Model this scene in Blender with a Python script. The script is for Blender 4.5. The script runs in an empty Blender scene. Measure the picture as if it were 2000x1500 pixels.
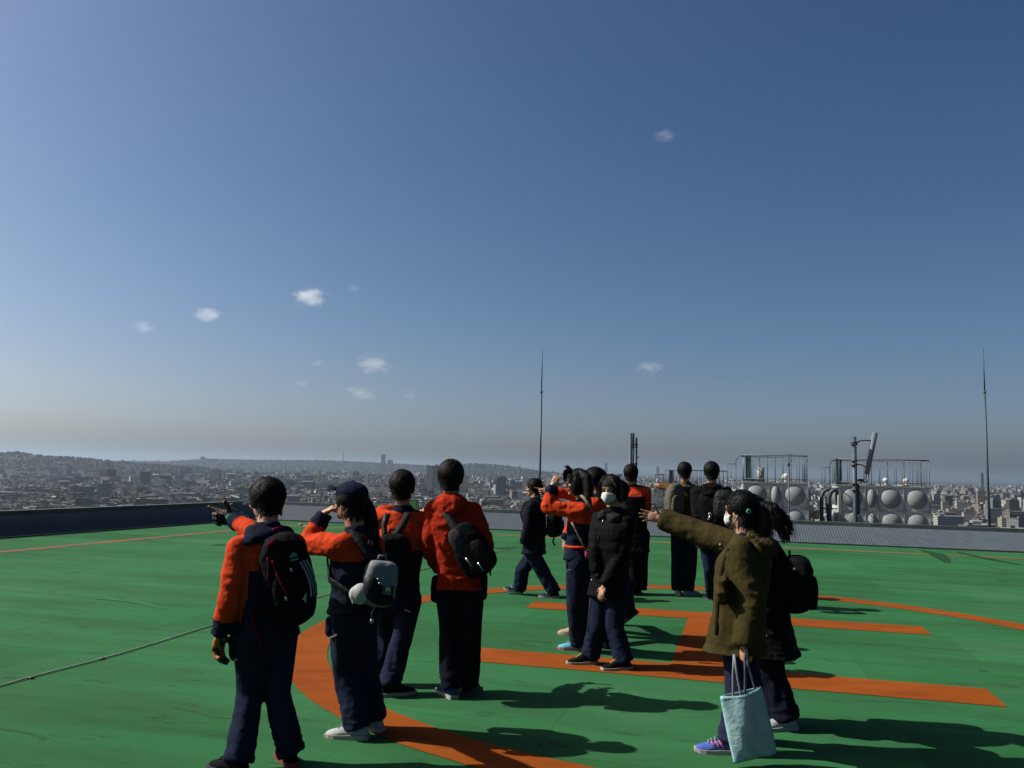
import bpy, bmesh, math, random
import numpy as np
from mathutils import Vector, Matrix, Quaternion
rnd = random.Random(7)
nrng = np.random.default_rng(11)
SC = bpy.context.scene
COL = SC.collection

# ------------------------------------------------------------------ camera
F_PX, PITCH, ROLL, EYE = 1613.0, 0.10284, 0.02379, 1.6     # focal length in pixels of a 2000 px wide frame
cp, sp, cr, sr = math.cos(PITCH), math.sin(PITCH), math.cos(ROLL), math.sin(ROLL)
cam_d = bpy.data.cameras.new('camera'); cam = bpy.data.objects.new('camera', cam_d); COL.objects.link(cam)
cam_d.sensor_width = 36.0; cam_d.lens = 36.0 * F_PX / 2000.0
cam_d.clip_start = 0.05; cam_d.clip_end = 120000.0
_right = Vector((1, 0, 0)); _up = Vector((0, -sp, cp)); _fwd = Vector((0, cp, sp))
R_ = _right * cr + _up * sr; U_ = _up * cr - _right * sr
M_ = Matrix((R_, U_, -_fwd)).transposed().to_4x4(); M_.translation = Vector((0, 0, EYE))
cam.matrix_world = M_
SC.camera = cam

# ------------------------------------------------------------------ world, sun, exposure
SUN_EL, SUN_AZ = math.radians(41.5), math.radians(-86.0)    # azimuth from +Y towards +X: the sun stands at the left
wd = bpy.data.worlds.new("World"); SC.world = wd; wd.use_nodes = True
wn, wl = wd.node_tree.nodes, wd.node_tree.links
bg = wn['Background']; sky = wn.new('ShaderNodeTexSky'); sky.sky_type = 'NISHITA'; sky.sun_disc = False
sky.sun_elevation = SUN_EL; sky.sun_rotation = SUN_AZ; sky.altitude = 0
sky.air_density = 0.7; sky.dust_density = 2.2; sky.ozone_density = 1.0
hs = wn.new('ShaderNodeHueSaturation'); hs.inputs['Saturation'].default_value = 1.2; hs.inputs['Value'].default_value = 1.0
gm = wn.new('ShaderNodeGamma'); gm.inputs['Gamma'].default_value = 1.2          # a deeper, more contrasted winter blue
gn = wn.new('ShaderNodeVectorMath'); gn.operation = 'MULTIPLY'; gn.inputs[1].default_value = (.785, .80, .77)
wl.new(sky.outputs[0], hs.inputs['Color']); wl.new(hs.outputs[0], gm.inputs['Color']); wl.new(gm.outputs[0], gn.inputs[0])
# the low air is greyer and bluer than the clear-sky model, and the sky is brighter on the sun's side
wt = wn.new('ShaderNodeTexCoord'); wz = wn.new('ShaderNodeSeparateXYZ'); wl.new(wt.outputs['Generated'], wz.inputs[0])
wm = wn.new('ShaderNodeValToRGB'); wl.new(wz.outputs[2], wm.inputs[0]); we = wm.color_ramp.elements
we[0].position = 0.0; we[0].color = (.97 / 1.12, .97 / 1.12, 1.0, 1); we[1].position = .42; we[1].color = (1 / 1.12, 1 / 1.12, 1 / 1.12, 1)
for wp, wc in ((.045, (.972, .955, 1.09)), (.10, (.98, .93, .95)), (.24, (1, .985, .94))): we.new(wp).color = (wc[0] / 1.12, wc[1] / 1.12, wc[2] / 1.12, 1)
wk = wn.new('ShaderNodeVectorMath'); wk.operation = 'SCALE'; wk.inputs['Scale'].default_value = 1.12; wl.new(wm.outputs[0], wk.inputs[0])
wx = wn.new('ShaderNodeMath'); wx.operation = 'MULTIPLY_ADD'; wx.inputs[1].default_value = -.20; wx.inputs[2].default_value = .985; wl.new(wz.outputs[0], wx.inputs[0])
wv = wn.new('ShaderNodeVectorMath'); wv.operation = 'MULTIPLY'; wl.new(gn.outputs[0], wv.inputs[0]); wl.new(wk.outputs[0], wv.inputs[1])
ws = wn.new('ShaderNodeVectorMath'); ws.operation = 'SCALE'; wl.new(wv.outputs[0], ws.inputs[0]); wl.new(wx.outputs[0], ws.inputs['Scale']); wl.new(ws.outputs[0], bg.inputs['Color'])
bg.inputs['Strength'].default_value = 0.05
sd = bpy.data.lights.new('sun', 'SUN'); sun = bpy.data.objects.new('sun', sd); COL.objects.link(sun)
sd.energy = 5.0; sd.angle = math.radians(0.53); sd.color = (1.0, 0.955, 0.89)
sdir = Vector((math.cos(SUN_EL) * math.sin(SUN_AZ), math.cos(SUN_EL) * math.cos(SUN_AZ), math.sin(SUN_EL)))
sun.rotation_euler = (-sdir).to_track_quat('-Z', 'Y').to_euler(); sun.location = (-30, 0, 40)
SC.view_settings.view_transform = 'Standard'; SC.view_settings.look = 'None'
SC.view_settings.gamma = 1.0; SC.view_settings.exposure = 1.0
SC.render.engine = 'CYCLES'
SC.cycles.max_bounces = 6; SC.cycles.volume_bounces = 1; SC.cycles.transparent_max_bounces = 8
SC.cycles.use_denoising = True

# ------------------------------------------------------------------ helpers
def ray(px, py):
    x, y = px - 1000.0, 750.0 - py
    X, Y = x * cr - y * sr, x * sr + y * cr
    return Vector((X, F_PX * cp - Y * sp, F_PX * sp + Y * cp))
def W(px, py, D):                       # the point seen at (px, py) that stands D metres ahead
    r = ray(px, py); r *= D / r.y
    return Vector((r.x, r.y, r.z + EYE))
def Gd(px, py, z=0.0):
    r = ray(px, py); r *= (z - EYE) / r.z
    return Vector((r.x, r.y, z))

class MB:
    def __init__(s): s.v = []; s.f = []; s.m = []
    def add(s, vs, fs, mi=0):
        b = len(s.v); s.v += [tuple(v) for v in vs]; s.f += [tuple(b + i for i in f) for f in fs]; s.m += [mi] * len(fs)
    def loft(s, rings, mi=0, cap=True):                 # rings: lists of points, same length
        n = len(rings[0]); vs = [p for r in rings for p in r]; fs = []
        for k in range(len(rings) - 1):
            for i in range(n):
                j = (i + 1) % n; fs.append((k * n + i, k * n + j, (k + 1) * n + j, (k + 1) * n + i))
        if cap:
            fs.append(tuple(range(n - 1, -1, -1))); fs.append(tuple((len(rings) - 1) * n + i for i in range(n)))
        s.add(vs, fs, mi)
    def ell(s, c, r, rot=None, n=14, m=9, mi=0, pw=1.0):
        c = Vector(c); rings = []
        if not hasattr(r, '__len__'): r = (r, r, r)
        def sg(a): return math.copysign(abs(a) ** pw, a)
        vs = []; fs = []
        for k in range(1, m):
            t = math.pi * k / m
            for i in range(n):
                a = 2 * math.pi * i / n
                p = Vector((r[0] * sg(math.sin(t)) * sg(math.cos(a)), r[1] * sg(math.sin(t)) * sg(math.sin(a)), r[2] * sg(math.cos(t))))
                if rot is not None: p = rot @ p
                vs.append(c + p)
        top = Vector((0, 0, r[2])); bot = Vector((0, 0, -r[2]))
        if rot is not None: top = rot @ top; bot = rot @ bot
        vs.append(c + top); vs.append(c + bot); T = len(vs) - 2; B = T + 1
        for k in range(m - 2):
            for i in range(n):
                j = (i + 1) % n; fs.append((k * n + i, (k + 1) * n + i, (k + 1) * n + j, k * n + j))
        for i in range(n):
            j = (i + 1) % n; fs.append((T, i, j)); fs.append((B, (m - 2) * n + j, (m - 2) * n + i))
        s.add(vs, fs, mi)
    def cone(s, a, b, ra, rb, n=14, mi=0, flat=1.0, fdir=None):
        a = Vector(a); b = Vector(b); d = (b - a)
        if d.length < 1e-6: return
        d.normalize(); u = fdir if fdir is not None else (Vector((0, 0, 1)) if abs(d.z) < .9 else Vector((1, 0, 0)))
        u = (Vector(u) - d * d.dot(Vector(u))).normalized(); w = d.cross(u)
        R = []
        for c, r in ((a, ra), (b, rb)):
            R.append([c + u * (r * flat * math.cos(2 * math.pi * i / n)) + w * (r * math.sin(2 * math.pi * i / n)) for i in range(n)])
        s.loft(R, mi)
    def chain(s, pts, rads, n=14, mi=0, ends=(1, 1)):   # tapering limb with round joints
        for k in range(len(pts) - 1): s.cone(pts[k], pts[k + 1], rads[k], rads[k + 1], n, mi)
        for k in range(len(pts)):
            if k == 0 and not ends[0]: continue
            if k == len(pts) - 1 and not ends[1]: continue
            s.ell(pts[k], rads[k], None, n, 8, mi)
    def tube(s, pts, r, n=6, mi=0, cap=True):
        pts = [Vector(p) for p in pts]; R = []; u = None
        for k, p in enumerate(pts):
            d = (pts[min(k + 1, len(pts) - 1)] - pts[max(k - 1, 0)]).normalized()
            if u is None: u = Vector((0, 0, 1)) if abs(d.z) < .9 else Vector((1, 0, 0))
            u = (u - d * d.dot(u)).normalized(); w = d.cross(u); rr = r[k] if hasattr(r, '__len__') else r
            R.append([p + (u * math.cos(2 * math.pi * i / n) + w * math.sin(2 * math.pi * i / n)) * rr for i in range(n)])
        s.loft(R, mi, cap)
    def band(s, pts, w, t, up, mi=0):                   # flat strap along points, width w, thickness t, up = surface normals
        pts = [Vector(p) for p in pts]; R = []
        for k, p in enumerate(pts):
            d = (pts[min(k + 1, len(pts) - 1)] - pts[max(k - 1, 0)]).normalized()
            n = Vector(up[k] if isinstance(up, list) else up); n = (n - d * d.dot(n)).normalized(); q = d.cross(n)
            ww = w[k] if hasattr(w, '__len__') else w
            R.append([p + q * ww / 2 + n * t / 2, p - q * ww / 2 + n * t / 2, p - q * ww / 2 - n * t / 2, p + q * ww / 2 - n * t / 2])
        s.loft(R, mi)
    def box(s, c, sz, rot=None, mi=0):
        c = Vector(c); vs = []
        for x in (-.5, .5):
            for y in (-.5, .5):
                for z in (-.5, .5):
                    p = Vector((x * sz[0], y * sz[1], z * sz[2]))
                    if rot is not None: p = rot @ p
                    vs.append(c + p)
        s.add(vs, [(0, 1, 3, 2), (4, 6, 7, 5), (0, 4, 5, 1), (2, 3, 7, 6), (0, 2, 6, 4), (1, 5, 7, 3)], mi)
    def obj(s, name, mats, parent=None, smooth=True, origin=None):
        me = bpy.data.meshes.new(name); o0 = Vector(origin) if origin is not None else Vector((0, 0, 0))
        me.from_pydata([(v[0] - o0.x, v[1] - o0.y, v[2] - o0.z) for v in s.v], [], s.f)
        if not isinstance(mats, (list, tuple)): mats = [mats]
        for m in mats: me.materials.append(m)
        if len(mats) > 1: me.polygons.foreach_set('material_index', s.m)
        if smooth: me.polygons.foreach_set('use_smooth', [True] * len(me.polygons))
        me.update()
        o = bpy.data.objects.new(name, me); COL.objects.link(o)
        if parent is not None:
            o.parent = parent; o.location = o0 - wloc(parent)
        else: o.location = o0
        return o

def wloc(o):
    p = Vector((0, 0, 0))
    while o is not None: p += o.location; o = o.parent
    return p
def remesh(o, vox, smooth=3):
    m = o.modifiers.new('r', 'REMESH'); m.mode = 'VOXEL'; m.voxel_size = vox; m.use_smooth_shade = True
    if smooth:
        k = o.modifiers.new('s', 'SMOOTH'); k.factor = .5; k.iterations = smooth
    mats = [x for x in o.data.materials]
    bpy.context.view_layer.update()
    dg = bpy.context.evaluated_depsgraph_get()
    me = bpy.data.meshes.new_from_object(o.evaluated_get(dg)); o.modifiers.clear(); old = o.data; o.data = me
    bpy.data.meshes.remove(old); me.name = o.name
    me.materials.clear()
    for x in mats: me.materials.append(x)
    me.polygons.foreach_set('use_smooth', [True] * len(me.polygons))
    me.polygons.foreach_set('material_index', [0] * len(me.polygons))
    return o

def vn(P, seed=0):                                      # smooth lattice noise, -1..1
    P = np.asarray(P, float) + seed * 17.13; i = np.floor(P).astype(np.int64); f = P - i; f = f * f * (3 - 2 * f)
    def h(a, b, c):
        n = (a * 374761393 + b * 668265263 + c * 2147483647 + seed * 974634777) & 0xffffffff
        n = ((n ^ (n >> 13)) * 1274126177) & 0xffffffff
        return ((n ^ (n >> 16)) & 0xffff) / 32767.5 - 1
    r = 0
    for dx in (0, 1):
        for dy in (0, 1):
            for dz in (0, 1):
                w = (f[:, 0] if dx else 1 - f[:, 0]) * (f[:, 1] if dy else 1 - f[:, 1]) * (f[:, 2] if dz else 1 - f[:, 2])
                r = r + w * h(i[:, 0] + dx, i[:, 1] + dy, i[:, 2] + dz)
    return r
from mathutils.bvhtree import BVHTree
def snap(objs, p, d, off=.002):            # slide p along direction d until it meets the surface of one of objs, then lift it a little
    best = None; d = Vector(d).normalized()
    for o in objs:
        if o.name not in BVH: BVH[o.name] = BVHTree.FromPolygons([v.co[:] for v in o.data.vertices], [tuple(q.vertices) for q in o.data.polygons])
        w = wloc(o); h = BVH[o.name].ray_cast(p - d * .6 - w, d, 1.2)
        if h[0] is not None and (best is None or h[3] < best[0]): best = (h[3], h[0] + w, h[1])
    if best is None: return p
    return best[1] - d * off
BVH = {}
def getco(me):
    a = np.empty(len(me.vertices) * 3); me.vertices.foreach_get('co', a); return a.reshape(-1, 3)
def getno(me):
    a = np.empty(len(me.vertices) * 3, dtype=np.float32); me.vertices.foreach_get('normal', a); return a.reshape(-1, 3)
def displace(o, fn):
    me = o.data; P = getco(me); N = getno(me); P = P + N * fn(P)[:, None]
    me.vertices.foreach_set('co', P.ravel()); me.update()
def paint(o, fn):                                       # material index per face from its centre (a pattern in the cloth)
    me = o.data; a = np.empty(len(me.polygons) * 3); me.polygons.foreach_get('center', a)
    me.polygons.foreach_set('material_index', fn(a.reshape(-1, 3)).astype(np.int32)); me.update()

MATS = {}
KA = .616        # the whole place is a little darker than usual paint and cloth; the exposure makes up for it
def mat(name, col, rough=.8, var=.15, scale=20, bump=0., bscale=60, metal=0., spec=.3, sheen=0.):
    if name in MATS: return MATS[name]
    m = bpy.data.materials.new(name); m.use_nodes = True; n, l = m.node_tree.nodes, m.node_tree.links
    b = n['Principled BSDF']; b.inputs['Roughness'].default_value = rough; b.inputs['Metallic'].default_value = metal
    b.inputs['Specular IOR Level'].default_value = spec
    if sheen: b.inputs['Sheen Weight'].default_value = sheen
    tc = n.new('ShaderNodeTexCoord'); nz = n.new('ShaderNodeTexNoise'); nz.inputs['Scale'].default_value = scale; nz.inputs['Detail'].default_value = 5
    l.new(tc.outputs['Object'], nz.inputs['Vector'])
    mr = n.new('ShaderNodeMapRange'); mr.inputs[1].default_value = .3; mr.inputs[2].default_value = .7
    mr.inputs[3].default_value = 1 - var; mr.inputs[4].default_value = 1 + var; l.new(nz.outputs[0], mr.inputs[0])
    mx = n.new('ShaderNodeVectorMath'); mx.operation = 'SCALE'; mx.inputs[0].default_value = tuple(KA * q for q in col[:3])
    l.new(mr.outputs[0], mx.inputs['Scale']); l.new(mx.outputs[0], b.inputs['Base Color'])
    if bump:
        nb = n.new('ShaderNodeTexNoise'); nb.inputs['Scale'].default_value = bscale; nb.inputs['Detail'].default_value = 4
        l.new(tc.outputs['Object'], nb.inputs['Vector'])
        bp = n.new('ShaderNodeBump'); bp.inputs['Strength'].default_value = bump; bp.inputs['Distance'].default_value = .01
        l.new(nb.outputs[0], bp.inputs['Height']); l.new(bp.outputs[0], b.inputs['Normal'])
    MATS[name] = m; return m
def tag(o, label=None, cat=None, group=None, kind=None):
    if label: o['label'] = label
    if cat: o['category'] = cat
    if group: o['group'] = group
    if kind: o['kind'] = kind
    return o
def thing(name, loc, label, cat, group=None):
    o = bpy.data.objects.new(name, None); COL.objects.link(o); o.location = loc; o.empty_display_size = .1
    return tag(o, label, cat, group)

# ------------------------------------------------------------------ the landing deck
YAW = math.radians(-14.8)
DU = Vector((math.cos(YAW), math.sin(YAW), 0)); DV = Vector((-math.sin(YAW), math.cos(YAW), 0))
RZ = Matrix.Rotation(YAW, 3, 'Z')
def UV(u, v, z=0.0): return DU * u + DV * v + Vector((0, 0, z))
U0, U1, V0, V1 = -12.85, 14.5, -9.0, 21.15
def UL(v): return U0 - (V1 - v) * .125                     # the left edge is not quite square to the far one
#                 # deck edges

def deck_material():
    m = bpy.data.materials.new('green_deck_paint'); m.use_nodes = True; n, l = m.node_tree.nodes, m.node_tree.links
    b = n['Principled BSDF']; b.inputs['Roughness'].default_value = .85; b.inputs['Specular IOR Level'].default_value = .05
    tc = n.new('ShaderNodeTexCoord'); mp = n.new('ShaderNodeMapping'); mp.inputs['Rotation'].default_value = (0, 0, -YAW)
    l.new(tc.outputs['Object'], mp.inputs['Vector'])
    def noise(sc, stretch=(1, 1, 1), det=4, rough=.55, off=0, dist=0.):
        q = n.new('ShaderNodeMapping'); q.inputs['Scale'].default_value = stretch; q.inputs['Location'].default_value = (off, off * .7, 0)
        l.new(mp.outputs[0], q.inputs['Vector']); z = n.new('ShaderNodeTexNoise'); z.inputs['Scale'].default_value = sc
        z.inputs['Detail'].default_value = det; z.inputs['Roughness'].default_value = rough; z.inputs['Distortion'].default_value = dist
        l.new(q.outputs[0], z.inputs['Vector']); return z.outputs[0]
    def rng(s, a, b_, c, d):
        r = n.new('ShaderNodeMapRange'); r.inputs[1].default_value = a; r.inputs[2].default_value = b_; r.inputs[3].default_value = c; r.inputs[4].default_value = d
        l.new(s, r.inputs[0]); return r.outputs[0]
    def mix(fac, A, B, typ='MIX'):
        x = n.new('ShaderNodeMix'); x.data_type = 'RGBA'; x.blend_type = typ; l.new(fac, x.inputs[0]) if not isinstance(fac, float) else setattr(x.inputs[0], 'default_value', fac)
        for k, c in ((6, A), (7, B)):
            if isinstance(c, tuple): x.inputs[k].default_value = (*[KA * q for q in c], 1)
            else: l.new(c, x.inputs[k])
        return x.outputs[2]
    c = mix(rng(noise(.22, off=3, det=3), .35, .65, 0, 1), (.025, .126, .044), (.036, .152, .056))
    c = mix(rng(noise(.9, (.35, 1.6, 1), 5, .6, 9), .42, .64, 0, .65), c, (.026, .088, .030))        # rolled-on streaks
    c = mix(rng(noise(1.6, (.25, 2.2, 1), 6, .65, 21, .4), .52, .68, 0, .5), c, (.020, .070, .024))  # dirt dragged along the deck
    c = mix(rng(noise(3.2, (.5, 1.5, 1), 6, .7, 33, 1.), .58, .68, 0, .75), c, (.018, .045, .022))       # small scuffs
    c = mix(rng(noise(.55, (.6, 1, 1), 4, .5, 50), .58, .72, 0, .45), c, (.060, .155, .075))            # chalky worn patches
    c = mix(rng(noise(38, (1, 1, 1), 3, .6, 5), .35, .7, 0, .22), c, (.020, .085, .030))                # grain
    # repainted rectangles of slightly different green
    br = n.new('ShaderNodeTexBrick'); br.inputs['Scale'].default_value = .42; br.inputs['Mortar Size'].default_value = .002
    br.inputs['Color1'].default_value = (.80, .84, .80, 1); br.inputs['Color2'].default_value = (1.14, 1.08, 1.12, 1); br.inputs['Mortar'].default_value = (.72, .76, .72, 1)
    br.inputs['Brick Width'].default_value = .9; br.inputs['Row Height'].default_value = .5
    l.new(mp.outputs[0], br.inputs['Vector']); c = mix(.75, c, br.outputs[0], 'MULTIPLY')
    l.new(c, b.inputs['Base Color'])
    bp = n.new('ShaderNodeBump'); bp.inputs['Strength'].default_value = .35; bp.inputs['Distance'].default_value = .01
    l.new(noise(14, (1, 1, 1), 6, .7), bp.inputs['Height']); l.new(bp.outputs[0], b.inputs['Normal'])
    return m
def paint_material(name, a, b2):
    m = bpy.data.materials.new(name); m.use_nodes = True; n, l = m.node_tree.nodes, m.node_tree.links
    b = n['Principled BSDF']; b.inputs['Roughness'].default_value = .85; b.inputs['Specular IOR Level'].default_value = .05
    tc = n.new('ShaderNodeTexCoord'); mp = n.new('ShaderNodeMapping'); mp.inputs['Rotation'].default_value = (0, 0, -YAW); mp.inputs['Scale'].default_value = (.5, 1.4, 1)
    l.new(tc.outputs['Object'], mp.inputs['Vector'])
    prev = None
    for sc, lo, hi, colr, amt in ((.8, .35, .65, b2, 1.), (3.5, .48, .66, tuple(x * .6 for x in a), .65), (1.3, .55, .7, tuple(x * 1.18 + .006 for x in a), .5), (11, .64, .70, (.05, .085, .03), .55), (30, .5, .7, tuple(x * .8 for x in a), .4)):
        z = n.new('ShaderNodeTexNoise'); z.inputs['Scale'].default_value = sc; z.inputs['Detail'].default_value = 6; z.inputs['Roughness'].default_value = .65
        l.new(mp.outputs[0], z.inputs['Vector']); r = n.new('ShaderNodeMapRange'); r.inputs[1].default_value = lo; r.inputs[2].default_value = hi; r.inputs[4].default_value = amt
        l.new(z.outputs[0], r.inputs[0]); x = n.new('ShaderNodeMix'); x.data_type = 'RGBA'; l.new(r.outputs[0], x.inputs[0])
        if prev is None: x.inputs[6].default_value = (*[KA * q for q in a], 1)
        else: l.new(prev, x.inputs[6])
        x.inputs[7].default_value = (*[KA * q for q in colr], 1); prev = x.outputs[2]
    l.new(prev, b.inputs['Base Color']); return m
M_deck = deck_material()
M_orange = paint_material('orange_marking_paint', (.255, .062, .008), (.225, .052, .006))
M_faded = paint_material('faded_orange_line_paint', (.26, .105, .06), (.17, .10, .055))

b = MB(); b.add([UV(UL(V0), V0, 0), UV(U1, V0, 0), UV(U1, V1, 0), UV(U0, V1, 0), UV(UL(V0), V0, -.4), UV(U1, V0, -.4), UV(U1, V1, -.4), UV(U0, V1, -.4)],
               [(0, 1, 2, 3), (7, 6, 5, 4), (0, 4, 5, 1), (1, 5, 6, 2), (2, 6, 7, 3), (3, 7, 4, 0)])
tag(b.obj('roof_deck', M_deck, smooth=False), kind='structure')
def sheet(name, pts_list, z, m):
    b = MB()
    for pts in pts_list: b.add([(p[0], p[1], z) for p in pts], [tuple(range(len(pts)))])
    return tag(b.obj(name, m, smooth=False), kind='structure')
def uvr(u0, u1, v0, v1): return [UV(u0, v0), UV(u1, v0), UV(u1, v1), UV(u0, v1)]
CC, RO, RI = Vector((2.08, 7.99, 0)), 4.03, 3.68
q = []
jo, ji = [[rnd.uniform(-.006, .006) for _ in range(260)] for _ in (0, 1)]; jo.append(jo[0]); ji.append(ji[0])     # hand-painted edges wander a little
for k in range(260):
    a0, a1 = 2 * math.pi * k / 260, 2 * math.pi * (k + 1) / 260
    q.append([CC + Vector((math.cos(a) * r, math.sin(a) * r, 0)) for a, r in ((a0, RO + jo[k]), (a1, RO + jo[k + 1]), (a1, RI + ji[k + 1]), (a0, RI + ji[k]))])
sheet('landing_circle', q, .004, M_orange)
def bar(u0, u1, v0, v1, sl=0.0): return [UV(u0, v0), UV(u1, v0), UV(u1 + sl, v1), UV(u0 + sl, v1)]
sheet('landing_letter', [bar(-2.39, 1.91, 6.78, 7.30), bar(-2.30, 2.02, 9.56, 10.05), bar(-.48, .06, 7.30, 9.56, .03)], .004, M_orange)
LL, LB = -11.35, 19.52                                     # thin boundary line, painted parallel to the edge
sheet('boundary_line', [uvr(LL, U1 - 1.4, LB, LB + .2), [UV(LL - 2.4, V0 + .6), UV(LL - 2.18, V0 + .6), UV(LL + .22, LB), UV(LL, LB)]], .004, M_faded)

# ------------------------------------------------------------------ ribbed edge guards round the deck
M_rib = mat('galvanised_rib_sheet', (.062, .080, .094), .6, .12, 3, .15, 8, metal=.0, spec=.35)
M_ribl = mat('dark_rib_sheet', (.055, .070, .092), .6, .15, 3, .15, 8, spec=.3)
M_beam = mat('weathered_green_steel', (.07, .09, .085), .6, .25, 3, .2, 10)
M_dark = mat('dark_steel', (.03, .035, .04), .6, .2, 5)
def guard(name, a, b_, out, run, rise, m, label, pitch=.062):
    t = thing(name, a, label, 'guard', 'edge guards round the deck')
    L = (b_ - a).length; d = (b_ - a).normalized(); n = int(L / pitch); mb = MB()
    P0, P1 = [], []; nor = (out * -rise + Vector((0, 0, run))).normalized()
    for i in range(n + 1):
        for off, hgt in ((0, 0), (.45, 0), (.6, .006), (.9, .006)):
            s = min(L, (i + off) * L / n); base = a + d * s + nor * hgt + Vector((0, 0, .015)) + out * .02
            P0.append(base); P1.append(base + out * run + Vector((0, 0, rise)))
    k = len(P0); vs = P0 + P1; fs = [(i, i + 1, k + i + 1, k + i) for i in range(k - 1)]
    mb.add(vs, fs); o = mb.obj('ribbed_panel', m, t, smooth=False)
    bm_ = MB(); c = (a + b_) / 2 + out * (run + .42) + Vector((0, 0, rise + .035))
    ang = math.atan2(d.y, d.x); rot = Matrix.Rotation(ang, 3, 'Z')
    bm_.box(c, (L + .3, .2, .12), rot)
    for i in range(int(L / 2.5)):
        bm_.box(a + d * (i * 2.5 + 1.2) + out * (run + .16) + Vector((0, 0, rise - .03)), (.08, .36, .05), rot)
    bm_.obj('edge_beam', M_beam, t, smooth=False)
    g = MB(); g.box((a + b_) / 2 + out * .0 + Vector((0, 0, .02)), (L, .035, .03), rot); g.obj('kerb_strip', M_dark, t, smooth=False)
    return t
guard('edge_guard', UV(U0, V1), UV(U1, V1), DV, 1.1, .37, M_rib, 'long grey ribbed sheet guard sloping up along the far edge of the green deck')
guard('edge_guard', UV(UL(V0), V0), UV(U0, V1), -DU, .42, .40, M_ribl, 'dark navy ribbed guard along the left edge of the green deck')
guard('edge_guard', UV(U1, V0), UV(U1, V1), DU, 1.1, .37, M_rib, 'grey ribbed guard along the right edge of the green deck')

M_chalk = paint_material('chalky_scuff', (.042, .150, .066), (.034, .142, .054))
def stroke(pts, w):
    P = [Gd(*p) for p in pts]; L_, R_2 = [], []
    for i, p in enumerate(P):
        d = (P[min(i + 1, len(P) - 1)] - P[max(i - 1, 0)]).normalized(); q = Vector((-d.y, d.x, 0)); t = i / (len(P) - 1); ww = w * math.sin(math.pi * (.08 + .84 * t)) * rnd.uniform(.6, 1.2) / 2
        L_.append(p + q * ww); R_2.append(p - q * ww)
    return [[L_[i], L_[i + 1], R_2[i + 1], R_2[i]] for i in range(len(P) - 1)]
sheet('chalk_scuff', stroke([(185, 1170), (210, 1170), (240, 1173), (270, 1177), (300, 1184), (325, 1190)], .13), .004, M_chalk)
#sheet('chalk_scuff', stroke([(285, 1312), (320, 1311), (355, 1317), (395, 1325), (425, 1338)], .09), .004, M_chalk)
sheet('chalk_scuff', stroke([(1848, 1076), (1872, 1084), (1900, 1094), (1935, 1108), (1965, 1119)], .05), .008, M_chalk)
sheet('chalk_scuff', stroke([(1690, 1110), (1705, 1112), (1722, 1117)], .1), .004, M_chalk)
M_grime = paint_material('grimy_mark', (.016, .045, .02), (.022, .07, .028))
sheet('grime_mark', stroke([(1800, 1075), (1830, 1083), (1842, 1092), (1850, 1099)], .35) + stroke([(1870, 1078), (1900, 1086), (1940, 1094), (1990, 1103)], .3), .008, M_grime)
sheet('grime_mark', stroke([(1948, 1134), (1955, 1135), (1966, 1137)], .12) + stroke([(415, 1066), (435, 1064), (455, 1064)], .4) + stroke([(940, 1068), (985, 1072), (1012, 1068)], .4), .004, M_grime)

# hose lying along the deck
M_hose = mat('beige_hose_rubber', (.46, .44, .36), .7, .25, 6)
pts = [(-140, 1375), (0, 1341), (60, 1326), (200, 1288), (300, 1258), (420, 1222), (530, 1190), (645, 1161), (740, 1134), (830, 1112), (915, 1092), (1000, 1072), (1030, 1065)]
b = MB(); P = [Gd(x, y) + Vector((0, 0, .009)) for x, y in pts]
cur = []
for i in range(len(P) - 1):
    for k in range(6): cur.append(P[i].lerp(P[i + 1], k / 6) + DU * (.012 * math.sin(i * 2.1 + k * .5)))
cur.append(P[-1]); b.tube(cur, .006, 8)
hose = thing('cable', P[0], 'thin beige cable running across the left half of the green deck', 'cable')
b.obj('cable_sheath', M_hose, hose)
for i in (2, 3, 5, 7, 9):
    b = MB(); b.ell(P[i] + Vector((0, 0, -.004)), (.022, .018, .013), None, 10, 6); b.obj('cable_clip', mat('dark_clip', (.06, .06, .05), .7), hose)

# the building under the deck, and the lower roof the tanks stand on
M_conc = mat('stained_concrete', (.22, .215, .2), .85, .3, 1.2, .3, 8)
twr = thing('tower_building', UV(0, 10, -78), 'tall concrete building carrying the green landing deck and the lower tank roof', 'building')
b = MB(); b.box(UV((U0 + U1) / 2, (V0 + V1) / 2, -39.4), (U1 - U0 + 1.5, V1 - V0 + 1.5, 76.8), RZ); b.obj('wall', M_conc, twr, smooth=False)
b = MB(); b.box(UV(2.5, 33, -39.6), (20, 22.6, 75.2), RZ); b.obj('lower_roof', M_conc, twr, smooth=False)
LR = -2.0                                                   # level of the lower roof
# ------------------------------------------------------------------ city: terrain, houses, towers, trees
GZ = -78.0
HZ = lambda px: 918.0 + .0238 * (px - 1000)              # where the horizon lies in the photograph
def azim(px): r = ray(px, HZ(px)); return math.atan2(r.x, r.y)
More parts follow.
